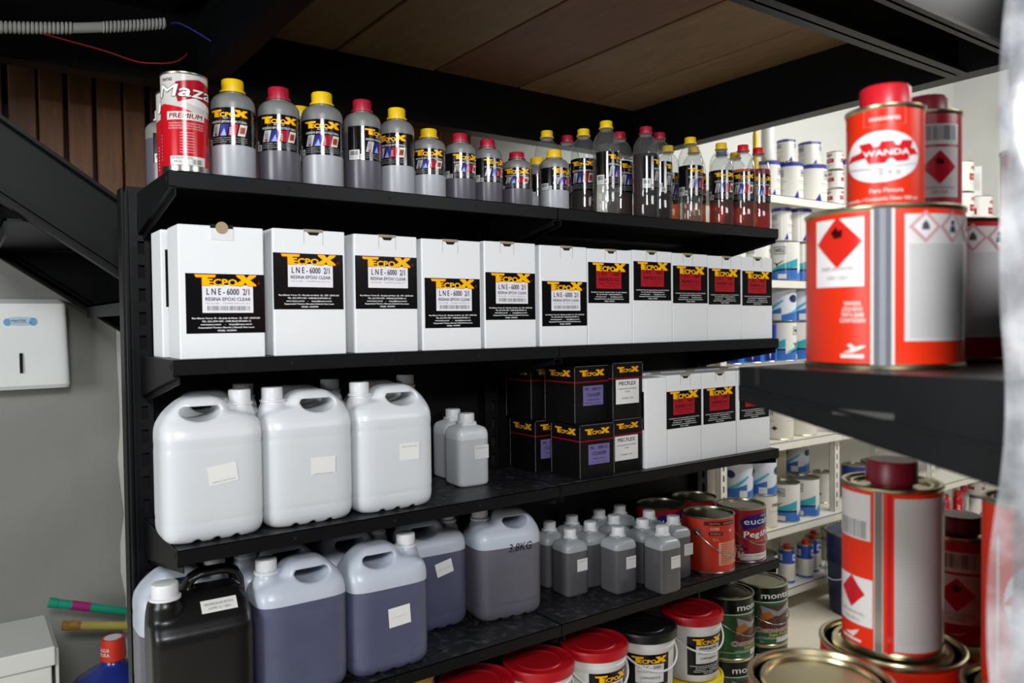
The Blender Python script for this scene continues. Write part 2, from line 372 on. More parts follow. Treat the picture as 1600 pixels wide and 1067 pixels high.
b = MB(); b.box(.322, 2.112, 1.47, 1.826, .20, .21, SHELFTOP); b.box(.322, 2.112, 1.47, 1.474, 0, .20, BLACKM); link('base_deck', b.mesh('base_deck'), su)

# ------------------------------------------------------------------ white rack along the back wall
rk = thing('white_rack', 'white slotted-steel rack of paint cans along the white back wall', 'rack', (0, 0, 0))
RZ = [2.052, 1.645, 1.245, .855, .435, .125]
for xx in (2.86, 3.775, 4.80, 5.9):
    for yy in (2.325, 2.68):
        b = MB(); slotted(b, xx-.024, xx+.024, yy, yy+.03, 0, 2.06, xx-.006, xx+.004, .05, .03, WHITEST); link('post', b.mesh('post'), rk)
for (xa, xb) in ((2.84, 3.785), (3.79, 4.81), (4.815, 5.93)):
    for z in RZ:
        b = MB(); b.box(xa, xb, 2.30, 2.71, z-.003, z, WHITEST); b.box(xa, xb, 2.30, 2.303, z-.038, z, WHITEST); b.box(xa, xb, 2.303, 2.318, z-.038, z-.035, WHITEST)
        link('rack_shelf', b.mesh('rack_shelf'), rk)
b = MB(); b.tube([(3.80, 2.72, .50), (4.78, 2.72, 1.1)], .012, WHITEST, 6); link('cross_brace', b.mesh('cross_brace'), rk)

# ------------------------------------------------------------------ opposite gondola, end seen close on the right
og = thing('gondola_shelf', 'black steel shelf unit close on the right holding red tins', 'shelving', (0, 0, 0))
def ogshelf(z, x0, x1, y0, y1, lip):
    b = MB(); b.box(x0, x1, y0, y1, z-.002, z, SHELFTOP); b.box(x0, x1, y1-.002, y1, z-lip, z, BLACKM); b.box(x0, x1, y0, y0+.003, z-lip, z, BLACKM)
    sh = link('shelf', b.mesh('shelf'), og); b = MB()
    b.prism([(y1-.001, z), (y0, z), (y0, z-.095), (y1-.001, z-lip-.002)], 'x', x0-.0025, x0, BLACKM)
    b.prism([(y1-.001, z-lip-.002), (y0, z-.095), (y0, z-.098), (y1-.001, z-lip-.005)], 'x', x0-.0025, x0+.016, BLACKM)
    b.prism([(y1-.002, z-lip+.012), (y0, z-.060), (y0, z-.064), (y1-.002, z-lip+.008)], 'x', x0-.0045, x0-.0025, BLACKM)
    b.box(x0-.0035, x0-.0025, y0+.11, y0+.175, z-.044, z-.038, SILVER); b.box(x0-.004, x0-.0025, y1-.03, y1-.024, z-.020, z-.0, DARKHOLE)  # silver strip puts the glint at the bracket slot into the colour
    link('bracket', b.mesh('bracket'), sh)
ogshelf(1.404, .742, 1.66, .285, .580, .034); ogshelf(.870, .70, 1.66, .285, .640, .034); ogshelf(.15, .70, 1.66, .285, .640, .15)
for xx in (.742, 1.61):
    b = MB(); slotted(b, xx+.008, xx+.05, .234, .285, 0, 1.9, xx+.02, xx+.032, .05, .028, BLACKM); link('upright', b.mesh('upright'), og)

b = MB(); b.box(.80, 1.61, .243, .249, .15, 1.60, BLACKM); link('back_panel', b.mesh('back_panel'), og)  # unseen panel added to shade the second big tin, not the one above
# clear plastic wrapped round the near upright
b = MB(); vs = []; fs = []; NZ = 110; cxw, cyw = .778, .250; A0 = math.atan2(-.81, -.58); NA = 46
for i in range(NZ+1):
    z = .45+1.65*i/NZ; q = max(0, min(1, (1.42-z)*4)); ow = .069+.015*q+.005*sin(z*4.2+1)+.003*sin(z*17)
    for k in range(NA):
        if k < 12:      # film flap added to catch the lamp, then the turns round it
            t = k/11; rr = .055; ex, ey = cxw-.81*ow, cyw+.58*ow; px, py = cxw+rr*cos(A0), cyw+rr*sin(A0); wv = .004*sin(t*7+z*13)*sin(t*pi)+.003*sin(z*29+t*3)
            vs.append((ex+(px-ex)*t-.58*wv, ey+(py-ey)*t-.81*wv, z))
        else:
            a = A0+(k-11)/34*5.6; rr = .055+.003*sin(3*a+z*9)+.002*sin(7*a-z*17)
            vs.append((cxw+rr*cos(a), cyw+rr*sin(a), z))
for i in range(NZ):
    for k in range(NA-1): fs.append((i*NA+k, i*NA+k+1, (i+1)*NA+k+1, (i+1)*NA+k))
PLW = clear('cloudy_wrap', 'eceff4', .2, .56, 'eef1f5', 1.0, .34, .4); b.add(vs, fs, PLW, True)
tag(link('plastic_wrap', b.mesh('plastic_wrap')), 'cloudy clear plastic wrapping around the upright at the right edge', 'plastic wrap')

# ------------------------------------------------------------------ things by the grey wall
b = MB(); b.loft([(0, .132, .052, 0, -.052), (.012, .135, .058, 0, -.058), (.27, .128, .062, 0, -.062), (.285, .118, .048, 0, -.048)], mat('dispenser_plastic', 'e8ebe9', .32, var=.03, scale=4), 40, 9)
td = thing('towel_dispenser', 'pale plastic paper towel dispenser fixed to the grey wall', 'dispenser', (.172, 2.998, 1.262))
link('cover', b.mesh('cover'), td)
b = MB(); b.prism([(-.004, 0), (.004, 0), (.0045, .06), (.0035, .063), (-.0035, .063), (-.0045, .06)], 'y', -.1235, -.115, DARKHOLE)
link('sight_slot', b.mesh('sight_slot'), td, (0, 0, .052))
l = Lab(.09, .028); l.ell(.5, .5, .5, .5, 'b9cede', 1); l.ell(.12, .6, .11, .4, '6fa8d6', 2); l.ell(.88, .55, .11, .45, '6fa8d6', 2); l.text('MASTER', .47, .45, .24, '2b3c66', w=.42, bold=.02); l.rect(.3, .66, .85, .72, '8496b0', 2)
link('logo_sticker', l.build('logo_sticker'), td, (.0, -.1245, .215))
DW = mat('white_cabinet', 'd9dbd5', .5, var=.02); b = MB(); b.bevbox(-.34, .196, 2.42, 2.68, 0, .545, DW, .004)
wc = thing('white_cabinet', 'white cabinet top on the floor in front of the grey wall', 'cabinet'); link('carcass', b.mesh('carcass'), wc)
b = MB(); b.bevbox(-.345, .204, 2.405, 2.69, .548, .60, DW, .004); link('lid', b.mesh('lid'), wc)
b = MB(); b.bevbox(.2045, .214, 2.43, 2.66, .30, .585, DW, .003); link('side_door', b.mesh('side_door'), wc)
wg = thing('water_bottle', 'big blue water jug with red cap on the floor beside the black shelving', 'water jug', (.352, 2.47, 0))
WB = mat('blue_water_plastic', '23307e', .22, var=.1)
b = MB(); b.lathe([(.10, 0), (.128, .012), (.132, .10), (.127, .11), (.132, .12), (.132, .21), (.127, .22), (.132, .23), (.132, .36), (.130, .395), (.120, .430), (.100, .455), (.070, .474), (.044, .486), (.032, .496), (.029, .51), (.029, .535), (0, .535)], WB, 48); link('body', b.mesh('body'), wg)
b = MB(); b.lathe([(.030, .505), (.033, .506), (.034, .52), (.031, .558), (.030, .566), (.0, .566)], mat('orange_red_cap', 'c8321c', .4), 32, ribs=0)
b.lathe([(.023, .5662), (.023, .5668), (0, .5668)], WPL, 24); cp = link('cap', b.mesh('cap'), wg)
l = Lab(.05, .03); l.text('ÁGUA', .42, .3, .34, 'e8d8d0', w=.6, bold=.01); l.text('PURA', .42, .75, .34, 'e8d8d0', w=.6, bold=.01); link('cap_print', l.build('cap_print', R=.0335, eps=.0003), cp, (0, 0, .535), -.75)
def pole(name, label, a, c, rad, m, parts):
    p = thing(name, label, 'broom'); d = (Vector(c)-Vector(a)); n = d.normalized()
    b = MB(); b.tube([Vector(a)+n*.05, c], rad, m, 14); link('handle', b.mesh('handle'), p); parts(p, Vector(a), n, rad, m)
GRN = mat('green_pole', '1c9a7c', .35); MAG = mat('magenta_band', 'a0266e', .4); YELL = mat('yellow_pole', 'cfc460', .4)
def pg(p, a, n, rad, m):
    b = MB(); b.tube([a+n*.012, a+n*.03, a+n*.05], rad*1.02, m, 14); b.tube([a-n*.006, a, a+n*.010, a+n*.018], rad*1.15, m, 14); link('hang_cap', b.mesh('hang_cap'), p)
    b = MB(); b.tube([a+n*.06, a+n*.115], rad*1.09, MAG, 16); link('colour_band', b.mesh('colour_band'), p, None); p.children[-1]['label'] = 'magenta band'
pole('broom', 'green broom handle with magenta band leaning along the grey wall', (.232, 2.85, .583), (1.78, 2.85, .03), .0135, GRN, pg)
def py(p, a, n, rad, m):
    b = MB(); b.tube([a, a+n*.05], rad*1.1, mat('orange_marks', 'b98a3c', .5, var=.5, scale=60), 14); link('end_cap', b.mesh('end_cap'), p)
pole('broom', 'yellow broom handle below the green one along the grey wall', (.258, 2.80, .519), (1.9, 2.80, .12), .0135, YELL, py)

# conduit and loose wires under the mezzanine
b = MB(); CW = mat('grey_conduit', 'b9bab5', .5); P = []; vs = []; fs = []
n = 560; prof = []
for i in range(n):
    t = i/(n-1); x = -.55+1.045*t; z = 2.055+.235*(t)**1.0-.0*t+(.012*sin(t*6)); 
    smooth = .785 < t < .852
    rr = .0135 if smooth else (.0155 if (i % 5) < 3 else .0122); P.append((x, z, rr))
for (x, z, rr) in P:
    for k in range(14): a = 2*pi*k/14; vs.append((x, 2.3+rr*cos(a), z+rr*sin(a)))
for i in range(n-1):
    for k in range(14): k2 = (k+1) % 14; fs.append((i*14+k, i*14+k2, (i+1)*14+k2, (i+1)*14+k))
b.add(vs, fs, CW, True); tag(link('conduit', b.mesh('conduit')), 'grey corrugated conduit under the black mezzanine', 'conduit')
def wire(name, label, pts, rad, m):
    c = bpy.data.curves.new('w', 'CURVE'); c.dimensions = '3D'; c.bevel_depth = rad; c.bevel_resolution = 2; s = c.splines.new('NURBS'); s.points.add(len(pts)-1); s.use_endpoint_u = True; s.order_u = 4
    for p, q in zip(s.points, pts): p.co = (*q, 1)
    o = bpy.data.objects.new('w', c); COL.objects.link(o); dg = bpy.context.evaluated_depsgraph_get(); dg.update(); me = bpy.data.meshes.new_from_object(o.evaluated_get(dg)); bpy.data.objects.remove(o)
    me.materials.clear(); me.materials.append(m)
    for p in me.polygons: p.use_smooth = True
    return tag(link(name, me), label, 'wire')
wire('wire', 'thin red wire hanging loose under the mezzanine', [(.2, 2.3, 2.20), (.28, 2.3, 2.19), (.35, 2.3, 2.185), (.42, 2.3, 2.165), (.46, 2.29, 2.17), (.52, 2.28, 2.175), (.55, 2.3, 2.215)], .002, mat('red_wire', '9a1c1c', .4))
wire('wire', 'thin violet wire leaving the end of the grey conduit', [(.505, 2.3, 2.285), (.52, 2.3, 2.30), (.55, 2.3, 2.29), (.59, 2.3, 2.275), (.615, 2.3, 2.262)], .0028, mat('violet_wire', '3a3a8a', .4))
b = MB(); b.lathe([(.0, 0), (.17, 0), (.175, .02), (.165, .035), (.155, .03), (.155, .02), (0, .02)], mat('pale_blue_rim', 'a9c6e6', .25), 48)
ck = thing('wall_clock', 'round pale blue wall clock high on the right white wall', 'clock', (6.498, 2.47, 2.97)); ck.rotation_euler = (0, -pi/2, 0); link('rim', b.mesh('rim'), ck)
b = MB(); b.lathe([(.15, .0205), (.15, .022), (0, .022)], mat('clock_face', 'dfe9f2', .3), 40); link('face', b.mesh('face'), ck)
for (a, ln) in ((.6, .09), (2.6, .12)):
    b = MB(); b.prism([(-.004, -.01), (.004, -.01), (.002, ln), (-.002, ln)], 'z', .024, .026, DARKHOLE); link('hand', b.mesh('hand'), ck, None, a)
# ------------------------------------------------------------------ goods
def put(name, label, cat, loc, rz, parts, group=None):
    t = thing(name, label, cat, loc, rz, group)
    def go(par, ps):
        for p in ps:
            o = link(p[0], p[1], par, p[2] if len(p) > 2 else None, p[3] if len(p) > 3 else 0)
            if len(p) > 4 and p[4]: o['label'] = p[4]
            if len(p) > 5: go(o, p[5])
    go(t, parts); return t
CACHE = {}
def cached(fn):
    def g(*a):
        k = (fn.__name__,)+a
        if k not in CACHE: CACHE[k] = fn(*a)
        return CACHE[k]
    return g
ADDR = ['Rua Alberto Torres, 95 - São João de Meriti - RJ - CEP : 25570-220', 'TEL.: (21) 2753-1303 - CNPJ 08.627.891/0001-12', 'www.tecpox.com.br     -     tecpox@tecpox.com.br', 'Responsável Técnico: Marcelo J Dietrich Paes Leme', 'CRQRJ - 03430401']
def addr(l, y0, dy, h, x0=.5, w=.86):
    for i, s in enumerate(ADDR):
        l.text(s, x0, y0+i*dy, h, 'e6e6e6', w=w*(1, .72, .76, .82, .28)[i], bold=.05)
@cached
def lab_lne(bar):
    l = Lab(.146, .112); l.rect(0, 0, 1, 1, '0b0b0d', 1); l.logo(.50, .105, .78); l.text('R', .925, .15, .035, 'b01c1c', bold=.01); l.ell(.925, .15, .024, .03, '3a0c0e', 2, 14)
    yb = .655 if bar else .60
    l.rect(.20, .185, .845, yb, 'e9e8ee', 2); l.text('L N E - 6000  2/1', .525, .30, .105, '191533', w=.54, bold=.018); l.text('RESINA EPÓXI CLEAR', .525, .425, .055, '2b2750', w=.57, bold=.02)
    l.text('Peso Líq. 900g      COLAGEM / Impermeab / Pisc.', .525, .495, .022, '77757f', w=.55)
    if bar: l.barcode(.26, .54, .80, .615, '85828a', 40, 3)
    addr(l, .745, .052, .026); return l.build('lne_label')
@cached
def lab_rap():
    l = Lab(.146, .106); l.rect(0, 0, 1, 1, '0b0b0d', 1); l.logo(.50, .11, .80); l.rect(.19, .20, .80, .64, 'a91f2a', 2)
    l.text('L N E  -  1000', .5, .275, .085, '2a0c12', w=.5, bold=.006); l.text('RÁPIDO 5/1', .5, .415, .085, '1c080c', w=.48, bold=.01); l.text('RESINA EPÓXI PARA MOLDES', .5, .51, .03, '3a0c12', w=.5); l.text('Peso Líq. 900 g', .5, .575, .025, '3a0c12', w=.3)
    addr(l, .73, .055, .026); return l.build('rapido_label')
def boxmesh(w, h, d):
    b = MB(); b.bevbox(-w/2, w/2, 0, d, 0, h, CARD, .0022, 2); return b.mesh('carton_body')
@cached
def tuckflap(h):
    b = MB(); b.box(-.02, .02, -.0006, .006, h-.0045, h+.0012, BROWNCARD)
    b.prism([(-.013, h-.0046), (.013, h-.0046), (.008, h-.0105), (-.008, h-.0105)], 'y', -.0007, .001, DARKHOLE)
    SL = mat('slit_grey', '9a9a9c', .8); b.box(-.0205, -.0198, -.0004, .001, h-.028, h-.004, SL); b.box(.0195, .0202, -.0004, .001, h-.030, h-.004, SL); return b.mesh('tuck_flap')
def seals():
    b = MB(); b.box(-.021, .021, -.0008, .004, .2425, .2515, DARKHOLE); m1 = b.mesh('flap_gap')
    b = MB(); b.bevbox(-.021, .021, -.0012, .001, .222, .2445, mat('flap_card', 'dfe1e2', .65), .0005, 1); m2 = b.mesh('tuck_flap')
    b = MB(); vs = [(0+.0115*cos(2*pi*k/24), .2455+.0115*sin(2*pi*k/24)) for k in range(24)]; b.prism(vs, 'y', -.002, -.0014, mat('tan_seal', 'a58e70', .7)); m3 = b.mesh('round_seal')
    return [('flap_gap', m1), ('tuck_flap', m2), ('round_seal', m3, None, 0, 'round tan paper seal')]
G6 = 'white resin boxes on the second shelf'
BX = [(.338, .495), (.513, .664), (.685, .833), (.845, 1.0), (1.011, 1.161), (1.175, 1.3275), (1.330, 1.488), (1.490, 1.6435), (1.6455, 1.792), (1.794, 1.9465), (1.948, 2.099)]
LB = [(.355, 1.555, 1), (.513, 1.600, 0), (.686, 1.601, 0), (.851, 1.558, 1), (1.013, 1.575, 1), (1.180, 1.558, 1), (1.331, 1.610, 2), (1.493, 1.618, 2), (1.648, 1.611, 2), (1.797, 1.608, 2), (1.951, 1.605, 2)]
WB_ = ['white box with round tan seal at the left end of the second shelf', 'white box with high black resin label, just right of the box with the tan seal', 'third white box from the left of the second shelf, high black label with white panel',
 'fourth white box from the left on the second shelf, low black label with barcode', 'fifth white box from the left on the second shelf, mid-height black label with barcode', 'sixth white box on the second shelf, low barcode label, last before the red-panel labels',
 'first white box with red panel on its black label, second shelf, from the left', 'second white box with red panel label from the left on the second shelf', 'middle one of the five white boxes with red panel labels on the second shelf', 'white box with red panel label second from the right end of the second shelf', 'white box with red panel label at the right end of the second shelf']
for i, ((xa, xb), (lx, lz, kd)) in enumerate(zip(BX, LB)):
    w = xb-xa; h = .2505+.0015*((i*5) % 3-1); xc = (xa+xb)/2
    ps = [('carton_body', boxmesh(w, h, .085))]
    ps += seals() if i == 0 else [('tuck_flap', tuckflap(round(h, 4)), (-.01+.006*((i*3) % 4), 0, 0))]
    lm = lab_rap() if kd == 2 else lab_lne(kd); lh = .106 if kd == 2 else .112; off = min(lx+.073-xc, w/2-.0725)
    ps.append(('label', lm, (off, 0, lz-lh/2-1.396), 0, 'black label with red panel' if kd == 2 else 'black label with white panel'))
    put('resin_box', WB_[i], 'box', (xc, 1.514, 1.3962), 0, ps, G6)
put('resin_box', 'white box standing behind the box with the tan seal at the far left', 'box', (.4085, 1.628, 1.3962), 0, [('carton_body', boxmesh(.154, .25, .085)), ('label', lab_lne(0), (.004, 0, .155), 0, 'black label')], G6)

# --- black cartons and white boxes on the third shelf
@cached
def lab_mc():
    l = Lab(.072, .052); l.rect(0, 0, 1, 1, '6e6594', 1); l.text('MC - 3000 2/1', .5, .17, .16, '1b1730', w=.80, bold=.008); l.text('COLAGEM', .5, .46, .17, '1b1730', w=.66, bold=.008); l.text('RESINA EPÓXI', .5, .72, .08, '322c50', w=.55); l.text('Peso Líq. 900 g      Conteúdo', .5, .88, .06, '3c365c', w=.75); return l.build('lilac_label')
@cached
def lab_mec():
    l = Lab(.086, .066); l.rect(0, 0, 1, 1, 'dcdcda', 1); l.text('MECFLEX', .5, .16, .15, '101012', w=.74, bold=.012); l.text('MASSA EPÓXI FLEXÍVEL', .5, .38, .06, '444448', w=.8); l.text('CINZA', .5, .50, .06, '444448', w=.2); l.text('Conteúdo: 1 litro', .5, .76, .07, '444448', w=.5); return l.build('white_label')
@cached
def bprint(w, full):
    l = Lab(w, .05); l.logo(.5, .36, .72, 'd9a80c', 'b51c14'); l.rect(0, .80, 1, .86, '8a1020', 1); return l.build('box_print', eps=.00012)
@cached
def bcmesh(w, d, h):
    b = MB(); b.bevbox(-w/2, w/2, 0, d, 0, h, BLACKCARD, .0015, 1)
    EDG = mat('worn_edge', '6f6d6a', .8, var=.6, scale=120)
    for (x, y) in ((-w/2, 0), (w/2, 0), (-w/2, d)): b.box(x-.0004, x+.0004, y-.0004, y+.0004, .004, h-.004, EDG)
    b.box(-w/2+.002, w/2-.002, -.0004, .0004, h-.0006, h+.0003, EDG); return b.mesh('carton_body')
def bcarton(label, x, y, z, rz, w, d, h, kind, loff):
    m = Lab; ps = [('carton_body', bcmesh(w, d, h)), ('front_print', bprint(w, 1), (0, 0, h-.025)), ('side_print', bprint(d, 1), (-w/2, d/2, h-.025), -pi/2)]
    if kind == 'mc': ps.append(('label', lab_mc(), (loff, 0, h-.078), 0, 'lilac label'))
    if kind == 'mec': ps.append(('label', lab_mec(), (loff, 0, h-.078), 0, 'white label'))
    put('adhesive_carton', label, 'box', (x, y, z), rz, ps, 'black cartons on the third shelf')
Z3 = 1.0482
bcarton('front black carton with lilac label standing on the third shelf', 1.362, 1.519, Z3, -.03, .116, .122, .140, 'mc', .006)
bcarton('black carton with lilac label on top of the front lilac-label carton', 1.372, 1.549, Z3+.1405, .02, .122, .122, .150, 'mc', .004)
bcarton('lower black carton with white label beside the white boxes, third shelf', 1.482, 1.530, Z3, 0, .112, .130, .143, 'mec', -.004)
bcarton('upper black carton with white label beside the white boxes, third shelf', 1.487, 1.532, Z3+.1435, .0, .112, .130, .152, 'mec', -.002)
bcarton('black carton with lilac label set back at the left of the black stacks', 1.332, 1.668, Z3, -.02, .118, .12, .140, 'mc', -.005)
bcarton('plain dark carton on top of the set-back carton in the shadow', 1.330, 1.682, Z3+.1405, -.02, .118, .12, .150, '', 0)
WX = [(1.5415, 1.625, 'w'), (1.627, 1.768, 'r'), (1.770, 1.927, 'r'), (1.930, 2.092, 'r')]
W3 = ['white box turned sideways next to the black cartons, blank narrow side showing', 'white box with red panel label right of the sideways box, third shelf', 'middle white box with red panel label on the third shelf', 'white box at the right end of the third shelf, partly behind the near black shelf']
for i, (xa, xb, kd) in enumerate(WX):
    w = xb-xa; h = .2535-.004*(i == 0); ps = [('carton_body', boxmesh(w, h, .155 if kd == 'w' else .085))]
    if kd == 'r': ps += [('tuck_flap', tuckflap(round(h, 4)), (.004, 0, 0)), ('label', lab_rap(), ((-.002, .002, .004)[i-1]-(w/2-.0725 if i == 1 else 0)*0, 0, .155), 0, 'black label with red panel')]
    else: ps.append(('label', lab_rap(), (-w/2, .080, .16), -pi/2, 'black label'))
    put('resin_box', W3[i], 'box', ((xa+xb)/2, 1.519, Z3), 0, ps, 'white boxes on the third shelf')
for i, xc in enumerate((1.695, 1.846, 2.005)):
    put('resin_box', ('back-row white box behind the first red-panel box of the third shelf', 'back-row white box behind the middle red-panel box of the third shelf', 'back-row white box behind the right-end box of the third shelf')[i], 'box', (xc, 1.632, Z3), 0, [('carton_body', boxmesh(.15, .2535, .085)), ('tuck_flap', tuckflap(.2535), (.004, 0, 0))], 'white boxes on the third shelf')

# --- round bottles on the top shelf
def capm(r, h, m, z0, seg=44): 
    b = MB(); b.lathe([(r*1.16, z0), (r*1.16, z0+h*.14), (r*1.02, z0+h*.17)], m, seg); b.lathe([(r, z0+h*.15), (r, z0+h*.90), (r*.94, z0+h*.985)], m, seg, ribs=1, ribd=.035, cap=False); b.lathe([(r*.95, z0+h*.97), (r*.85, z0+h), (0, z0+h)], m, seg); return b.mesh('cap')
@cached
def hdpe_meshes(R, H, cap, liq, lv):
    zs = H*.735; nr = R*.50; zc = H*.868
    lo = [(R*.88, 0), (R*.97, .0015), (R, .006), (R, lv)]
    up = [(R, lv), (R, zs)]
    for k in range(1, 9):
        a = k/8*pi/2; up.append((nr+(R-nr)*cos(a) if k < 8 else nr, zs+(zc-zs-.003)*sin(a)))
    up += [(nr, zc+.004)]
    b = MB(); b.lathe(lo, MATS[liq], 40); m1 = b.mesh('liquid'); b = MB(); b.lathe(up, HDPE, 40); m2 = b.mesh('body')
    return m2, m1, capm(R*.50, H-zc, MATS[cap], zc)
PIC = [('b9babc', '8a2026', '6a6a72'), ('2a2f8a', '9aa8e0', '41468f'), ('a81628', 'c9ccd0', '7c0f1c'), ('e2d9cf', 'a54a2a', '7c331c')]
@cached
def lab_ads(R, h, side):
    w = R*3.7; l = Lab(w, h); l.rect(0, 0, 1, 1, mat('glossy_black_print', '0c0b0d', .13, spec=.7), 1); u_ = .085/w*(R/.041)
    l.logo(.5, .16, .50*(R/.041)*.073/w*2.0); l.text('ADS - 20', .5, .285, .058, 'd8d8d8', w=.13); l.text('ADESIVO EPÓXI ESTRUTURAL', .5, .385, .058, 'e4e4e4', w=.46, bold=.01)
    for i, (a, c, d) in enumerate(PIC):
        x0 = .29+i*.112; sk = .018
        l.poly([(x0+sk, .45), (x0+.095+sk, .45), (x0+.095-sk, .76), (x0-sk, .76)], a, 2)
        if i == 0: l.rect(x0+.02, .52, x0+.07, .70, '8c8d90', 3); l.rect(x0+.02, .7, x0+.06, .75, c, 3); l.text('A 20', x0+.05, .49, .03, '3a3a3a', w=.05)
        if i == 1: l.poly([(x0+.0, .76), (x0+.05, .56), (x0+.075, .76)], c, 3)
        if i == 2: [l.rect(x0+.0, .55+.05*q, x0+.03, .57+.05*q, c, 3) for q in range(4)]
        if i == 3: l.poly([(x0+.02, .52), (x0+.085, .52), (x0+.07, .70), (x0+.005, .70)], c, 3); l.rect(x0+.04, .56, x0+.05, .68, d, 4); l.rect(x0+.06, .54, x0+.07, .66, d, 4)
    for i, s in enumerate(('COLA E REPARA CONCRETO, METAL, MADEIRA', 'CERÂMICA, VIDRO E PEDRAS', 'SECAGEM RÁPIDA - ALTA RESISTÊNCIA')): l.text(s, .5, .82+.055*i, .028, 'a8a8ac', w=.46)
    for i in range(6): l.text('MODO DE USAR: misture bem', .835+.018*i, .48, .022, '77777a', rot=1)
    l.rect(.02, .70, .185, .99, 'd6d6d4', 2); l.barcode(.04, .74, .16, .86, '2a2a2c', 16, 3); l.text('Peso Líq.', .10, .92, .03, '55555a', w=.1); l.rect(.195, .83, .25, .99, 'd6d6d4', 2); l.text(side, .222, .91, .10, '141416', bold=.02)
    return l.build('label', R=R+.0004)
def hdpe(label, x, y, R, H, cap, dark, ang, side='A', lv=None, grp='frosted epoxy bottles on the top shelf'):
    liq = 'filled_dark_hardener' if dark else 'filled_clear_resin'
    lv = lv or H*(.63 if dark else .66); body, lq, cp = hdpe_meshes(R, H, cap, liq, round(lv, 4)); lh = H*.36
    put('epoxy_bottle', label, 'bottle', (x, y, 1.7392), 0, [('body', body), ('liquid', lq), ('cap', cp, None, 0, {'y': 'yellow cap', 'c': 'crimson cap', 'w': 'white cap'}[cap[0]]), ('label', lab_ads(R, round(lh, 4), side), (0, 0, H*.325+lh/2), ang, 'black printed label')], grp)
Y_, C_ = 'yellow_plastic', 'crimson_plastic'
def toC(x, y): return math.atan2(-x, y)*-1*-1   # heading (about z) that turns a label's -y face towards the shop side
def az(x, y, off): return -math.atan2(x, y)+off
for (lb, x, y, R, H, c, d, off, sd) in [
 ('big frosted bottle with yellow cap right beside the red and white tins', .456, 1.562, .0415, .196, Y_, 0, -.22, 'A'),
 ('big bottle with crimson cap and dark hardener, first crimson cap from the left', .547, 1.562, .0412, .196, C_, 1, 0, 'B'),
 ('big frosted bottle with yellow cap between the two big crimson-capped bottles', .638, 1.560, .0425, .200, Y_, 0, 0, 'A'),
 ('big dark bottle with crimson cap turned so its barcode sticker shows', .729, 1.560, .0400, .199, C_, 1, 1.0, 'B'),
 ('big frosted bottle with yellow cap, rightmost of the five tall bottles', .812, 1.560, .0385, .194, Y_, 0, -.38, 'A'),
 ('small frosted bottle with yellow cap right of the five tall bottles', .893, 1.560, .0380, .159, Y_, 0, 0, 'A'),
 ('small dark bottle with crimson cap, first of two beside the yellow-capped small bottle', .977, 1.560, .0365, .160, C_, 1, .42, 'B'),
 ('small dark bottle with crimson cap, second of two, with barcode sticker', 1.056, 1.562, .0350, .157, C_, 1, .62, 'B'),
 ('shortest dark bottle with crimson cap in the middle of the top shelf', 1.145, 1.565, .0370, .137, C_, 1, .0, 'B'),
 ('small frosted bottle with yellow cap and barcode sticker in front of the clear bottles', 1.262, 1.563, .0375, .156, Y_, 0, .75, 'A'),
 ('small yellow-capped bottle half hidden behind the one with barcode sticker', 1.284, 1.662, .0375, .157, Y_, 0, .8, 'A'),
 ('yellow-capped bottle almost hidden behind the second and third tall bottles', .632, 1.672, .0415, .196, Y_, 0, .1, 'A'),
 ('crimson-capped bottle almost hidden behind the small dark bottles', 1.235, 1.772, .0365, .157, C_, 1, .1, 'B'),
 ('grey bottle half hidden at the far left behind the red and white tins', .374, 1.765, .0385, .170, 'white_plastic', 1, 1.2, 'B')]:
    hdpe(lb, x, y, R, H, c, d, az(x, y, off), sd)

@cached
def pet_meshes(liq, lv, cap):
    R = .0365; H = .256
    pr = [(R*.82, 0), (R*.95, .003), (R, .010), (R, .045), (R*.985, .055), (R, .065), (R, .178), (R*.985, .186), (R*.97, .190), (R*.92, .203), (R*.78, .216), (R*.58, .226), (.0155, .232), (.0150, .238)]
    b = MB(); b.lathe(pr, CLEARP, 40); b.lathe([(.0165, .231), (.0165, .233)], CLEARP, 24); body = b.mesh('body')
    rin = R-.0012; b = MB(); b.lathe([(rin*.82, .002), (rin*.95, .004), (rin, .010), (rin, .045), (rin*.985, .055), (rin, .065), (rin, lv), (0, lv)], MATS[liq], 40); lq = b.mesh('liquid')
    return body, lq, capm(.0168, .020, MATS[cap], .236, 36)
def pet(label, x, y, liq, lv, cap, off, side='A'):
    body, lq, cp = pet_meshes(liq, lv, cap)
    put('clear_bottle', label, 'bottle', (x, y, 1.7392), 0, [('body', body), ('liquid', lq, None, 0, {'amber_liquid': 'amber liquid', 'red_liquid': 'red liquid', 'dark_red_liquid': 'dark red liquid', 'clear_resin_liquid': 'clear liquid'}[liq]), ('cap', cp), ('label', lab_ads(.0366, .088, side), (0, 0, .125), az(x, y, off), 'black printed label')], 'clear bottles on the top shelf')
B_, R_ = 'blue_plastic', 'red_plastic'
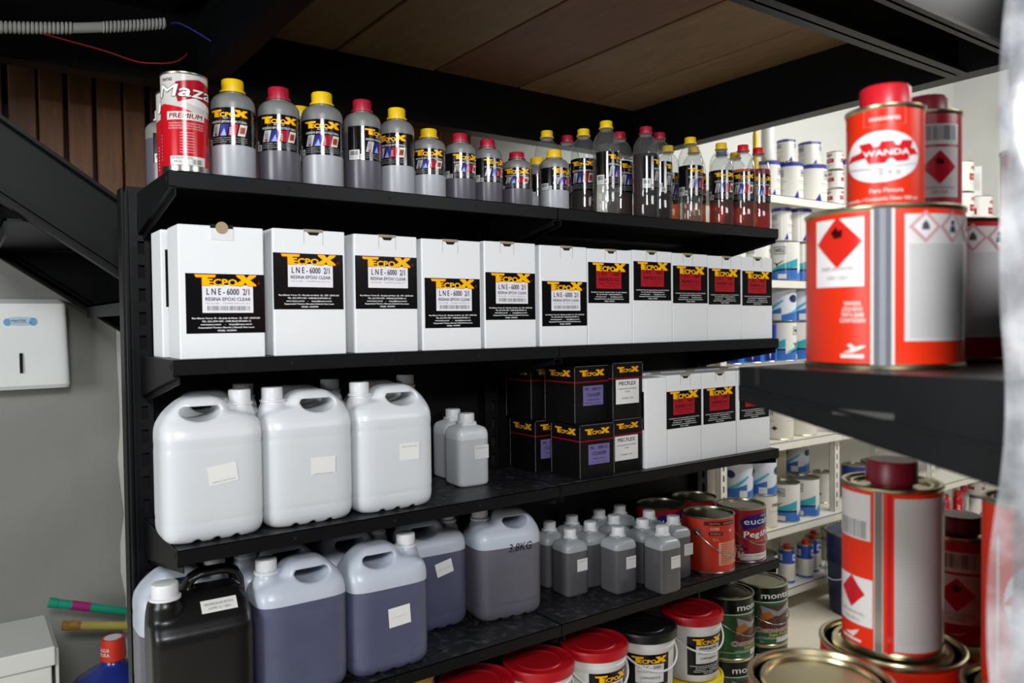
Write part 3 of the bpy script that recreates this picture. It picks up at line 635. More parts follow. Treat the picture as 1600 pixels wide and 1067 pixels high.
for a in [
 ('clear bottle with yellow cap at the back left of the clear bottles', 1.378, 1.738, 'clear_resin_liquid', .17, Y_, .3),
 ('clear bottle with crimson cap behind, between the two left yellow caps', 1.462, 1.750, 'dark_red_liquid', .17, C_, .3),
 ('clear bottle of dark red liquid with yellow cap, just left of the tallest one', 1.452, 1.666, 'dark_red_liquid', .17, Y_, -.1),
 ('clear bottle of colourless resin with yellow cap, tallest looking, with barcode sticker', 1.446, 1.566, 'clear_resin_liquid', .19, Y_, 1.0),
 ('clear bottle with crimson cap in deep shade behind the tallest looking bottle', 1.562, 1.636, 'dark_red_liquid', .17, C_, .9),
 ('front clear bottle of very dark liquid with crimson cap and barcode sticker', 1.580, 1.550, 'dark_red_liquid', .178, C_, 1.5),
 ('clear bottle with crimson cap just right of the front dark one', 1.662, 1.578, 'dark_red_liquid', .165, C_, 1.4),
 ('clear bottle with yellow cap set back left of the pale resin bottle', 1.810, 1.682, 'amber_liquid', .16, Y_, .9),
 ('clear bottle of pale resin with yellow cap, bright light behind it', 1.783, 1.568, 'clear_resin_liquid', .17, Y_, .7),
 ('clear bottle with yellow cap tucked behind the pale resin bottle', 1.886, 1.645, 'amber_liquid', .16, Y_, .6),
 ('clear bottle of orange amber liquid with yellow cap, half hidden', 1.920, 1.566, 'amber_liquid', .17, Y_, .3),
 ('clear bottle with blue cap behind the two red-capped bottles', 1.990, 1.622, 'amber_liquid', .16, B_, .3),
 ('clear bottle of amber liquid with red cap, second from the right end', 1.999, 1.546, 'amber_liquid', .178, R_, .05),
 ('clear bottle with yellow cap peeping out between the two red-capped bottles', 2.068, 1.630, 'red_liquid', .16, Y_, .3),
 ('bottle of deep red liquid with red cap at the right end, top shelf', 2.0745, 1.546, 'red_liquid', .186, R_, .45)]: pet(*a)

# --- round tins
@cached
def canm(R, H, bodymat, rim, recess, lidmat):
    b = MB(); b.lathe([(R, .004), (R, H-.004)], MATS[bodymat], 48, cap=False); body = b.mesh('body')
    b = MB(); b.lathe([(R*.97, 0), (R+.0012, .0005), (R+.0016, .0035), (R, .006)], MATS[rim], 48); base = b.mesh('base_rim')
    b = MB(); b.lathe([(R, H-.006), (R+.0016, H-.004), (R+.0016, H-.001), (R, H), (R-.004, H-.0004), (R-.006, H-recess), (R*.84, H-recess), (R*.82, H-recess+.0035), (R*.76, H-recess+.0035), (R*.74, H-recess-.001), (R*.3, H-recess-.0015), (0, H-recess-.0015)], MATS[lidmat], 48); lid = b.mesh('lid')
    return body, base, lid
@cached
def bail(R, z, drop, ang, wire_m):
    P = []; n = 24
    for k in range(n+1):
        t = -pi/2+pi*k/n; P.append(((R+.0035)*sin(t), -(R+.0035)*cos(t), z-drop*cos(t)))
    b = MB(); b.tube(P, .0016 if wire_m != 'white_plastic' else .0028, MATS[wire_m], 8); bl = b.mesh('bail_handle')
    ears = []
    for s in (-1, 1):
        b = MB()
        for rr, d in ((.012, .0015), (.008, .003)):
            b.prism([(rr*cos(2*pi*k/16), z+rr*sin(2*pi*k/16)) for k in range(16)], 'x', s*(R-.001), s*(R+d), MATS[wire_m] if wire_m == 'white_plastic' else SILVER)
        ears.append(b.mesh('handle_ear'))
    return bl, ears[0], ears[1]
def can(name, label, cat, x, y, z, rz, R, H, bodymat, rim, lidmat, lab=None, recess=.006, extra=(), grp=None):
    body, base, lid = canm(R, H, bodymat, rim, recess, lidmat)
    ps = [('body', body), ('base_rim', base), ('lid', lid)]
    if lab: ps.append(('printed_label', lab, (0, 0, H/2), 0))
    ps += list(extra); return put(name, label, cat, (x, y, z), rz, ps, grp)
MZR = mat('maza_red', 'c0141f', .28); mat('orange_paint', 'c6321a', .35, var=.06, scale=3); mat('dark_crimson_paint', '8f1226', .3); mat('green_paint', '145a30', .3); mat('tin_red', 'e2300f', .34, spec=.3); mat('tin_dark_red', 'b01226', .3); mat('tin_white', 'e4e3df', .35); mat('tin_blue', '2b56a8', .35); mat('tin_dark_blue', '20337e', .35); mat('drum_navy', '18224e', .35); mat('pail_white', 'e0e0dc', .4); mat('pail_yellow', 'e6cf1c', .4); mat('pail_red', 'b4101c', .38); mat('pail_black', '141415', .38); mat('tin_grey', '9c9c98', .35); mat('tin_teal', '2c6a62', .35); mat('tin_beige', 'bdb49a', .4)
@cached
def lab_maza(R, H):
    l = Lab(R*4.4, H*.985); W = '"'; l.rect(0, .0, 1, .42, 'c4c2bf', 1); l.rect(0, .38, 1, .93, 'c0141f', 0)
    l.poly([(0, .36), (.28, .31), (.5, .36), (.75, .45), (1, .44), (1, .52), (0, .52)], 'c0141f', 2)
    l.poly([(.43, .10), (.66, .06), (.86, .10), (.84, .30), (.62, .26), (.45, .30), (.42, .2)], 'a41220', 2); l.poly([(.48, .29), (.62, .25), (.85, .31), (.85, .36), (.62, .33)], 'dcdad6', 3)
    for j, d in enumerate(((.006, 0), (-.006, 0), (0, .006), (0, -.006))): l.text('Maza', .53+d[0], .185+d[1], .115, '3a0a10', 4+.14*j, w=.60, bold=.03, shear=.15)
    l.text('Maza', .53, .185, .115, 'ecebe8', 5.5, w=.60, bold=.025, shear=.15); l.text('TINTAS', .33, .075, .03, '2a1014', 4, w=.13, bold=.02)
    l.rect(.33, .395, .72, .475, 'd8d4d0', 3); l.text('PREMIUM', .525, .435, .048, '7c0c1c', 4, w=.34, bold=.03, shear=.15)
    for i, s in enumerate(('TINTA ESMALTE PARA MADEIRAS E METAIS', 'A BASE DE RESINA ALQUÍDICA PARA INTERIOR', 'ANTES DE USAR LEIA AS INSTRUÇÕES')): l.text(s, .525, .51+.025*i, .014, 'e6cfd0', 3, w=.36)
    for xx in (.22, .82):
        for q in range(8): l.poly([(xx, .62+.035*q), (xx+.012, .605+.035*q), (xx+.012, .625+.035*q)], 'e8d8d8', 3)
    for q in range(8): l.rect(.46, .60+.028*q, .60, .606+.028*q, 'd8a0a8', 3)
    l.rect(.36, .835, .72, .925, 'dcdcd8', 3); l.barcode(.58, .865, .68, .915, '202022', 12, 4); l.text('RESINA ACRÍLICA', .48, .855, .018, '26262a', 4, w=.2); l.text('900 mL', .44, .89, .018, '26262a', 4); l.rect(0, .93, 1, 1, SILVER, 1)
    l.ell(.80, .80, .04, .035, '34408a', 3); return l.build('label', R=R+.0004)
for i, (x, y, lb, off) in enumerate(((.366, 1.560, 'front red and white lettered tin at the left end of the top shelf', -.06), (.380, 1.668, 'red and white tin half hidden behind the front one at the left end', .1))):
    can('paint_tin', lb, 'can', x, y, 1.7392, az(x, y, off), .0408, .187-.006*i, 'maza_red', 'tin_steel', 'dull_tin_lid', lab_maza(.041, .187-.006*i), grp='red and white tins on the top shelf')

# --- jerrycans
def remesh(mb, name, vox=.0036, it=7, cut=None):
    me = mb.mesh(name); o = bpy.data.objects.new('tmp', me); COL.objects.link(o)
    if cut:
        m = o.modifiers.new('r0', 'REMESH'); m.mode = 'VOXEL'; m.voxel_size = vox
        oc = bpy.data.objects.new('cut', cut.mesh('cut')); COL.objects.link(oc); bo = o.modifiers.new('b', 'BOOLEAN'); bo.operation = 'DIFFERENCE'; bo.object = oc; bo.solver = 'EXACT'
    m = o.modifiers.new('r', 'REMESH'); m.mode = 'VOXEL'; m.voxel_size = vox; m.use_smooth_shade = True
    m2 = o.modifiers.new('s', 'SMOOTH'); m2.factor = .5; m2.iterations = it
    dg = bpy.context.evaluated_depsgraph_get(); dg.update(); out = bpy.data.meshes.new_from_object(o.evaluated_get(dg)); bpy.data.objects.remove(o)
    if cut: bpy.data.objects.remove(oc)
    out.materials.clear()
    for p in out.polygons: p.use_smooth = True
    return out
def split(me, lv, mu, ml, flip=False):
    res = []
    for up in (True, False):
        bm = bmesh.new(); bm.from_mesh(me)
        bmesh.ops.bisect_plane(bm, geom=bm.verts[:]+bm.edges[:]+bm.faces[:], plane_co=(0, 0, lv), plane_no=(0, 0, 1), clear_inner=up, clear_outer=not up)
        if flip:
            for v in bm.verts: v.co.x = -v.co.x
            bmesh.ops.reverse_faces(bm, faces=bm.faces[:])
        m = bpy.data.meshes.new('body' if up else 'liquid'); bm.to_mesh(m); bm.free(); m.materials.append(mu if up else ml)
        for p in m.polygons: p.use_smooth = True
        res.append(m)
    return res
b = MB(); D_ = .066
b.loft([(0, .078, .050, 0, 0), (.003, .085, .057, 0, 0), (.010, .091, .062, 0, 0), (.020, .094, .065, 0, 0), (.036, .095, .066, 0, 0), (.038, .0935, .0645, 0, 0), (.041, .0935, .0645, 0, 0), (.043, .095, .066, 0, 0), (.176, .095, .066, 0, 0), (.178, .0938, .0648, 0, 0), (.182, .0938, .0648, 0, 0), (.184, .095, .066, 0, 0)]+[(z, (xr-xl)/2, d, (xl+xr)/2, 0) for z, xl, xr, d in ((.200, -.095, .095, .0655), (.212, -.0945, .0945, .0625), (.224, -.092, .091, .056), (.232, -.088, .082, .050), (.2375, -.085, .070, .0465), (.241, -.0825, .050, .0445), (.244, -.0805, .0375, .043), (.256, -.069, .0335, .0385), (.265, -.058, .026, .034), (.2705, -.049, .016, .029), (.273, -.040, .006, .022))], CARD, 64, 4.6)
b.lathe([(.030, .225), (.027, .243), (.0225, .249), (.0225, .262)], CARD, 32, (.062, 0))
ct = MB(); ct.prism([(-.050, .2555), (-.056, .252), (-.0595, .246), (-.057, .240), (-.047, .233), (-.030, .228), (-.012, .2285), (.004, .233), (.014, .241), (.0165, .250), (.012, .2555)], 'y', -.2, .2, CARD)
for xn in (-.036, .0, .036): ct.prism([(xn-.009, -.01), (xn+.009, -.01), (xn+.009, .001), (xn+.002, .008), (xn-.002, .008), (xn-.009, .001)], 'y', -.2, .2, CARD)
JUG = remesh(b, 'jug', .0031, 5, ct)
# concave saddle under the handle: lower the middle of the top
JUGCAP = capm(.0215, .030, WPL, .252)
def jug(label, x, y, z, rz, lv, liq, flip, sticker=None, shell=None, extra=(), grp='jugs'):
    k = ('jug', lv, liq, flip)
    if k not in CACHE: CACHE[k] = split(JUG, lv, JUGW if liq[0] == 'c' else JUGPS, MATS[liq], flip)
    up, lo = CACHE[k]; sx = -1 if flip else 1
    ps = [('body', up), ('liquid', lo, None, 0, {'clear_liquid_in_jug': 'clear liquid', 'purple_liquid_in_jug': 'purple liquid', 'grey_liquid_in_jug': 'grey liquid'}[liq]), ('cap', JUGCAP, (sx*.062, 0, 0))]
    ps += list(extra); t = put('jerrycan', label, 'jug', (x, y, z), rz, ps, grp)
    if sticker:
        sx_, sz_, sw, sh_, tilt, tx = sticker; l = Lab(sw, sh_); l.rect(0, 0, 1, 1, 'e6e6e4', 1); l.text(tx[0], .5, tx[1], .045, '55555a', w=.8)
        o = link('sticker', l.build('sticker', eps=.0004), t, (sx_, -.0662, sz_)); o.rotation_euler = (0, -tilt, 0); o['label'] = 'white paper sticker'
    return t
Z4 = .6982; TX = 'ACETONA 5L  C/ITEM  P/LOTE/07'
GJ = 'white jugs on the third shelf'; GP = 'purple jugs on the fourth shelf'
jug('white jug with tilted sticker, leftmost on the third shelf', .402, 1.586, Z3, -.02, .197, 'clear_liquid_in_jug', False, (.01, .128, .054, .036, .12, (TX, .86)), grp=GJ)
jug('middle white jug of the front three on the third shelf, sticker low centre', .593, 1.588, Z3, -.02, .200, 'clear_liquid_in_jug', True, (.020, .120, .052, .036, -.02, (TX, .95)), grp=GJ)
jug('white jug rightmost of the front three on the third shelf', .786, 1.586, Z3, -.02, .203, 'clear_liquid_in_jug', True, (.025, .128, .048, .038, 0, (TX, .2)), grp=GJ)
jug('white jug in the back row behind the leftmost white jug', .452, 1.728, Z3+.0, .02, .197, 'clear_liquid_in_jug', False, grp=GJ)
jug('white jug in the back row behind the middle white jug', .652, 1.728, Z3, 0, .197, 'clear_liquid_in_jug', False, grp=GJ)
jug('white jug in the back row behind the rightmost white jug', .850, 1.728, Z3, 0, .197, 'clear_liquid_in_jug', False, grp=GJ)
jug('half purple jug with dented shoulder next to the black jerrycan', .572, 1.582, Z4, -.02, .197, 'purple_liquid_in_jug', True, grp=GP)
jug('half purple jug with cap on the right and white sticker on the lower shelf', .766, 1.580, Z4, -.03, .186, 'purple_liquid_in_jug', False, (.013, .122, .052, .042, .06, ('', .5) if 0 else (' .', .5)), grp=GP)
jug('purple jug set back in shade between the sticker jug and the grey one', .955, 1.716, Z4, -.06, .190, 'purple_liquid_in_jug', False, (.020, .155, .046, .034, .22, (TX, .55)), grp=GP)
l = Lab(.062, .026); l.text('3,8KG', .5, .5, .75, '17171a', w=1.1, shear=.2, bold=-.004)
jug('grey jug with handwritten weight, rightmost big jug on the lower shelf', 1.156, 1.668, Z4, -.12, .186, 'grey_liquid_in_jug', True, extra=(('handwriting', l.build('handwriting', eps=.0004), (.020, -.0662, .184)),), grp=GP)
jug('white-topped jug behind the black jerrycan at the left end', .381, 1.719, Z4, .0, .150, 'grey_liquid_in_jug', False, grp=GP).scale = (1, 1, .955)
jug('dim jug in the back row behind the purple jug with dented shoulder', .572, 1.726, Z4, 0, .190, 'purple_liquid_in_jug', True, grp=GP)
jug('dim jug in the back row behind the purple sticker jug', .763, 1.728, Z4, .0, .190, 'purple_liquid_in_jug', False, grp=GP)
# black jerrycan with sloping shoulder
b = MB()
def ring(z, w, yf, yb, cx=0): return (z, w, (yb-yf)/2, cx, (yf+yb)/2)
b.loft([ring(0, .080, -.052, .052), ring(.004, .087, -.059, .06), ring(.014, .092, -.065, .065), ring(.17, .093, -.066, .066), ring(.185, .0925, -.064, .066), ring(.20, .0915, -.054, .065), ring(.222, .088, -.034, .062), ring(.238, .080, -.018, .056), ring(.246, .070, -.006, .046)], CARD, 64, 6.5)
b.tube([(-.028, .02, .225), (-.020, .018, .25), (-.010, .016, .268), (.008, .015, .276), (.05, .015, .276), (.072, .016, .268), (.080, .018, .25), (.083, .02, .215)], .019, CARD, 16, .0095)
b.lathe([(.034, .20), (.030, .236), (.026, .243), (.026, .250)], CARD, 32, (-.062, -.012))
JB = remesh(b, 'body', .0034, 3); JB.materials.append(JERRY)
l = Lab(.066, .026); l.rect(0, 0, 1, 1, 'dedcd8', 1); l.text('ENDURECEDOR TECPOX', .5, .36, .17, '55555a', w=.8); l.text('LOTE 12 / 2021', .5, .7, .17, '55555a', w=.6)
t = put('jerrycan', 'black jerrycan with white cap at the left end of the lower shelf', 'jug', (.376, 1.578, Z4), -.05, [('body', JB), ('cap', capm(.0245, .030, WPL, .246), (-.062, -.012, 0), 0, 'white cap')], GP)
o = link('sticker', l.build('sticker', eps=.0004), t, (.030, -.0375, .2225)); o.rotation_euler = (radians(-44), 0, 0); o['label'] = 'white paper sticker'

# --- small square bottles
@cached
def sqm(liq, lv):
    a = .040; lo = [(0, a*.86, a*.86, 0, 0), (.003, a*.96, a*.96, 0, 0), (.008, a, a, 0, 0), (lv, a, a, 0, 0)]
    up = [(lv, a, a, 0, 0), (.128, a, a, 0, 0), (.137, a*.96, a*.96, 0, 0), (.144, a*.86, a*.86, 0, 0), (.149, a*.62, a*.62, 0, 0), (.151, .0195, .0195, 0, 0), (.158, .019, .019, 0, 0)]
    b = MB(); b.loft(lo, MATS[liq], 48, 5.5); m1 = b.mesh('liquid'); b = MB(); b.loft(up, SQT if liq[0] == 'd' else JUGW, 48, 5.5); return b.mesh('body'), m1
SQC = capm(.0185, .025, WPL, .155)
@cached
def sqs(): 
    l = Lab(.036, .034); l.rect(0, 0, 1, 1, 'e2e2e0', 1); l.text('ENDURECEDOR 1KG', .5, .2, .05, '55555a', w=.75); return l.build('sticker', eps=.0004)
def square(label, x, y, z, rz, liq, lv, st, grp, h=1.0):
    up, lo = sqm(liq, lv); ps = [('body', up), ('liquid', lo), ('cap', SQC, None, 0, 'white cap')]
    if st is not None: ps.append(('sticker', sqs(), (st, -.0403, .085), 0, 'white paper sticker'))
    t = put('square_bottle', label, 'bottle', (x, y, z), rz, ps, grp); t.scale = (h, h, 1.0); return t
square('small square white bottle with sticker in front, right of the white jugs', 1.055, 1.672, Z3, -.06, 'pale_liquid_in_bottle', .118, .016, 'square white bottles on the third shelf', 1.12)
square('small square white bottle behind the one with the sticker', 1.078, 1.775, Z3, 0, 'pale_liquid_in_bottle', .118, None, 'square white bottles on the third shelf', 1.08)
SQ = [('front left square bottle of dark liquid nearest the grey jug', 1.390, 1.668, .012), ('front middle square bottle of dark liquid on the lower shelf', 1.512, 1.602, .012), ('front right square bottle of dark liquid closest to the shelf edge', 1.612, 1.528, .012),
 ('square dark bottle in the second row between the front left and front middle ones', 1.485, 1.690, None), ('square dark bottle right behind the front middle one', 1.625, 1.618, None), ('square dark bottle beside the orange can, sticker at its right edge', 1.722, 1.588, .022),
 ('square dark bottle deep in the back row at the far left, nearest the grey jug', 1.392, 1.762, None), ('square dark bottle in the back row, second cap from the left', 1.490, 1.778, None), ('square dark bottle in the back row, third cap from the left', 1.600, 1.778, None),
 ('square dark bottle in the middle row left of the bottles by the orange can', 1.590, 1.702, None), ('square dark bottle in the back row, rightmost and darkest cap', 1.690, 1.782, None), ('square dark bottle behind the one beside the orange can', 1.712, 1.677, None)]
for lb, x, y, s_ in SQ: square(lb, x, y, Z4, -.04, 'dark_liquid_in_bottle', .123, s_, 'square bottles of dark liquid on the lower shelf')

# --- big tins on the lower shelf
@cached
def lab_or():
    l = Lab(.27, .165); l.rect(.34, .06, .74, .13, '4a1c14', 1); l.text('INDUSTRIAL', .46, .095, .03, 'c9a090', w=.12); l.text('ESMALTE', .62, .095, .03, 'c9a090', w=.12); l.text('CORES', .46, .19, .05, 'e6c8b4', w=.10, bold=.02); l.rect(.39, .25, .55, .31, '4a1c14', 1); l.text('SINTÉTICO', .47, .28, .03, 'd0b0a0', w=.12); l.text('3,6 L', .47, .38, .05, 'd9b8a0', w=.07)
    l.rect(.50, .44, .92, .86, 'd98a70', 1)
    for i in range(9): l.text('Aplicação e preparo da superfície do produto', .71, .48+.042*i, .018, '7a3a2a', w=.36)
    l.ell(.66, .24, .02, .025, 'e8c8b8', 2); l.text('Secagem rápida', .80, .25, .025, 'e0b8a8', w=.10); return l.build('label', R=.0796)
BW = bail(.079, .125, .075, 0, 'tin_steel')
can('paint_can', 'orange can with wire handle on the lower shelf, in front of the crimson cans', 'can', 1.874, 1.585, Z4, az(1.874, 1.585, .39), .079, .170, 'orange_paint', 'tin_steel', 'dull_tin_lid', lab_or(), .012, [('bail_handle', BW[0], None, .76), ('handle_ear', BW[1], None, .76), ('handle_ear', BW[2], None, .76)])
@cached
def lab_eu():
    l = Lab(.27, .165); l.poly([(.36, .22), (.46, .12), (.90, .05), (.98, .08), (.98, .26), (.40, .38)], '25226a', 1)
    l.text('TINTAS', .66, .135, .03, 'c8c8e0', w=.09); l.text('eucatex', .655, .225, .115, 'e9e9f2', w=.50, bold=.0); l.poly([(.66, .33), (.86, .28), (.84, .34), (.70, .37)], '4a1a5a', 2)
    l.text('Peg', .50, .47, .11, 'f0eeee', w=.19, bold=.035); l.text('&', .635, .47, .11, 'f0eeee', w=.06); l.text('Pinte', .775, .47, .11, 'f0eeee', w=.21, bold=.035); l.text('Esmalte Sintético', .69, .60, .055, 'e0762a', w=.42, bold=.015)
    l.poly([(.18, .62), (.30, .60), (.46, .76), (.18, .80)], '2a2058', 1); l.text('Secagem', .30, .68, .04, 'd8c040', w=.14, bold=.02); l.text('Rápida', .33, .74, .05, 'e0b030', w=.13, bold=.02)
    for q in range(5): l.rect(.20+.045*q, .80, .225+.045*q, .92, 'd8c8cc', 2)
    l.rect(.36, .84, .76, .96, 'dddada', 3); l.text('Alumínio   Brilhante  3,6 L', .56, .88, .03, '48484c', 4, w=.34); l.text('Interior e exterior', .50, .93, .02, '6a6a6e', 4, w=.18); return l.build('label', R=.0766)
B2 = bail(.076, .115, .060, 0, 'tin_steel')
EUX = [('bail_handle', B2[0], None, .6), ('handle_ear', B2[1], None, .6), ('handle_ear', B2[2], None, .6)]
for lb, x, y, off in (('front crimson can with blue plate lettering at the right end of the lower shelf', 2.036, 1.588, .45), ('crimson can behind the orange can, left of the two in the back', 1.836, 1.748, .15), ('crimson can at the back behind the front crimson one', 1.998, 1.748, .2)):
    can('paint_can', lb, 'can', x, y, Z4, az(x, y, off), .076, .172, 'dark_crimson_paint', 'tin_steel', 'dull_tin_lid', lab_eu(), .012, EUX if lb[0] == 'f' else (), 'crimson cans on the lower shelf')

# --- stacked green tins by the floor
@cached
def lab_mo(dark):
    l = Lab(.285, .185); l.rect(-.35, .0, 1.3, .24, '0c1410', 1); l.rect(-.35, .245, 1.3, .262, 'cfd4cc', 1)
    l.text('montana', .655, .135, .105, 'e6e8e4', w=.49, bold=.028)
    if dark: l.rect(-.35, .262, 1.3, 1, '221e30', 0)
    l.poly([(.38, .30), (.60, .33), (.80, .28), (.86, .70), (.36, .72)], '4a2f26', 2); l.poly([(.40, .30), (.60, .42), (.85, .26), (.86, .36), (.62, .50), (.42, .46)], '8f9290', 3); l.poly([(.40, .46), (.50, .40), (.56, .50), (.40, .60)], 'a86428', 4)
    for q in range(4): l.rect(.46+.09*q, .55, .485+.09*q, .72, '7a3020', 4)
    for j, d in enumerate(((.005, 0), (-.005, 0), (0, .007), (0, -.007))): l.text('Osmocolor', .60+d[0], .735+d[1], .075, 'e8e4e0', 5+.14*j, w=.52, bold=.03)
    l.text('Osmocolor', .60, .735, .075, 'a01424', 6.5, w=.52, bold=.025); l.text('Stain Protetor', .66, .815, .05, 'd8d020', 5, w=.34, bold=.02); l.text('IMPREGNANTE PARA MADEIRAS', .58, .865, .022, 'c8d0c8', 5, w=.4)
    l.rect(-.35, .885, 1.3, .895, 'b8c4b8', 2); l.rect(.58, .87, .84, .955, 'cfd2d4', 5); l.text('CONTEÚDO', .14, .84, .04, 'd8e0d8', 3, w=.16, bold=.02); l.text('3,6 L', .19, .89, .045, 'd8e0d8', 3, w=.08, bold=.02); l.text('3,6 L', .42, .94, .035, 'd8e0d8', 3, w=.05)
    for i, yy in enumerate((.42, .53, .66)): l.ell(.17, yy, .032, .03, ('d89a4a', '7a2a28', 'c8703a')[i], 3); l.ell(.155, yy+.012, .016, .014, 'e8d0a0', 4)
    return l.build('label', R=.0825)
B3 = bail(.082, .125, .055, 0, 'tin_steel'); MOX = [('bail_handle', B3[0], None, .5), ('handle_ear', B3[1], None, .5), ('handle_ear', B3[2], None, .5)]
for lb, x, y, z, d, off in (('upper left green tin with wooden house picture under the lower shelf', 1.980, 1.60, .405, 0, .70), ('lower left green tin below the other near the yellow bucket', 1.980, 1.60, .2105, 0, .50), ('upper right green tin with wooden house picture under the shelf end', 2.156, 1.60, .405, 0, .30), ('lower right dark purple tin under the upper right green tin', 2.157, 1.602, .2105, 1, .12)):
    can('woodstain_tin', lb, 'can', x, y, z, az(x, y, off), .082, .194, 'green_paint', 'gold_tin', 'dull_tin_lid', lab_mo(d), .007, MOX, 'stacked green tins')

# --- plastic pails with lids
@cached
def pailm(lid):
    b = MB(); b.lathe([(.076, 0), (.078, .003), (.0835, .135), (.0845, .136), (.0865, .150), (.0845, .152), (.0855, .158), (.088, .170), (.087, .176)], MATS['pail_white'], 48); body = b.mesh('body')
    b = MB(); b.lathe([(.0885, .165), (.0925, .167), (.0935, .184), (.0915, .190), (.088, .191), (.085, .186), (.060, .186), (.058, .188), (.054, .188), (.052, .186), (0, .186)], MATS[lid], 48); return body, b.mesh('lid')
PB = bail(.088, .148, .058, 0, 'white_plastic')
@cached
def lab_pail(k):
    l = Lab(.125, .115); l.rect(0, 0, 1, 1, '0b0b0d', 1); l.logo(.52, .13, .80); l.rect(.20, .24, .86, .70, 'dcdcdc', 2)
    T = {'imp': ('IMPERMEABILIZANTE', 'ANTIDERRAPANTE', 'COMPONENTE A'), 'mec': ('M E C - 5000', 'MASSA EPÓXI DE COLAGEM PREMIUM 1:1', 'COMPONENTE B'), 'mac': ('M A C - 2000', 'MASSA ADESIVA', 'COMPONENTE A')}[k]
    l.text(T[0], .53, .31, .075, '202024', w=.5, bold=.012); l.text(T[1], .53, .42, .045 if k == 'mec' else .07, '34343a', w=.56); l.text(T[2], .53, .57, .06, '202024', w=.46, bold=.008); l.text('Peso Líq. 3,6 kg', .45, .66, .03, '66666a', w=.3)
    addr(l, .76, .048, .024, .52, .9); return l.build('label', R=.0818, k=.045)
PX = [(.620, 'pail_red', 'mac'), (.845, 'pail_yellow', 'mac'), (1.014, 'pail_red', 'mac'), (1.204, 'pail_red', 'mac'), (1.394, 'pail_red', 'mac'), (1.585, 'pail_black', 'mec'), (1.786, 'pail_red', 'imp')]
PLB = ['red-lidded white pail at the left end under the lower shelf', 'white pail with yellow lid under the lower shelf, mostly hidden by red lids', 'third lid from the left under the lower shelf, red, next to the yellow lid', 'red-lidded white pail in the middle of the row under the lower shelf', 'red-lidded white pail just left of the black-lidded one', 'white pail with black lid and black product label under the lower shelf', 'red-lidded white pail on the yellow lid beside the green tins']
for i, (x, lid, k) in enumerate(PX):
    for tier in (1, 0):
        lm = lid if tier else ('pail_yellow' if i == 6 else 'pail_white'); body, ld = pailm(lm); y = 1.575 if i != 1 else 1.66; z = .2105+.1905*tier
        ps = [('body', body), ('lid', ld, None, 0, lm[5:]+' lid'), ('bail_handle', PB[0], None, .64), ('handle_ear', PB[1], None, .64), ('handle_ear', PB[2], None, .64), ('label', lab_pail(k), (0, 0, .078), .15 if i == 5 else .60, 'black label')]
        lb = PLB[i] if tier else ('yellow-lidded pail under the red-lidded one beside the green tins' if i == 6 else 'bottom-tier white pail under the %s pail from the left' % ('first', 'second', 'third', 'fourth', 'fifth', 'sixth')[i])
        t = put('plastic_pail', lb, 'bucket', (x, y, z), az(x, y, 0), ps, 'pails under the lower shelf')
        if i == 1 and tier: t.scale = (1, 1, 1.32)
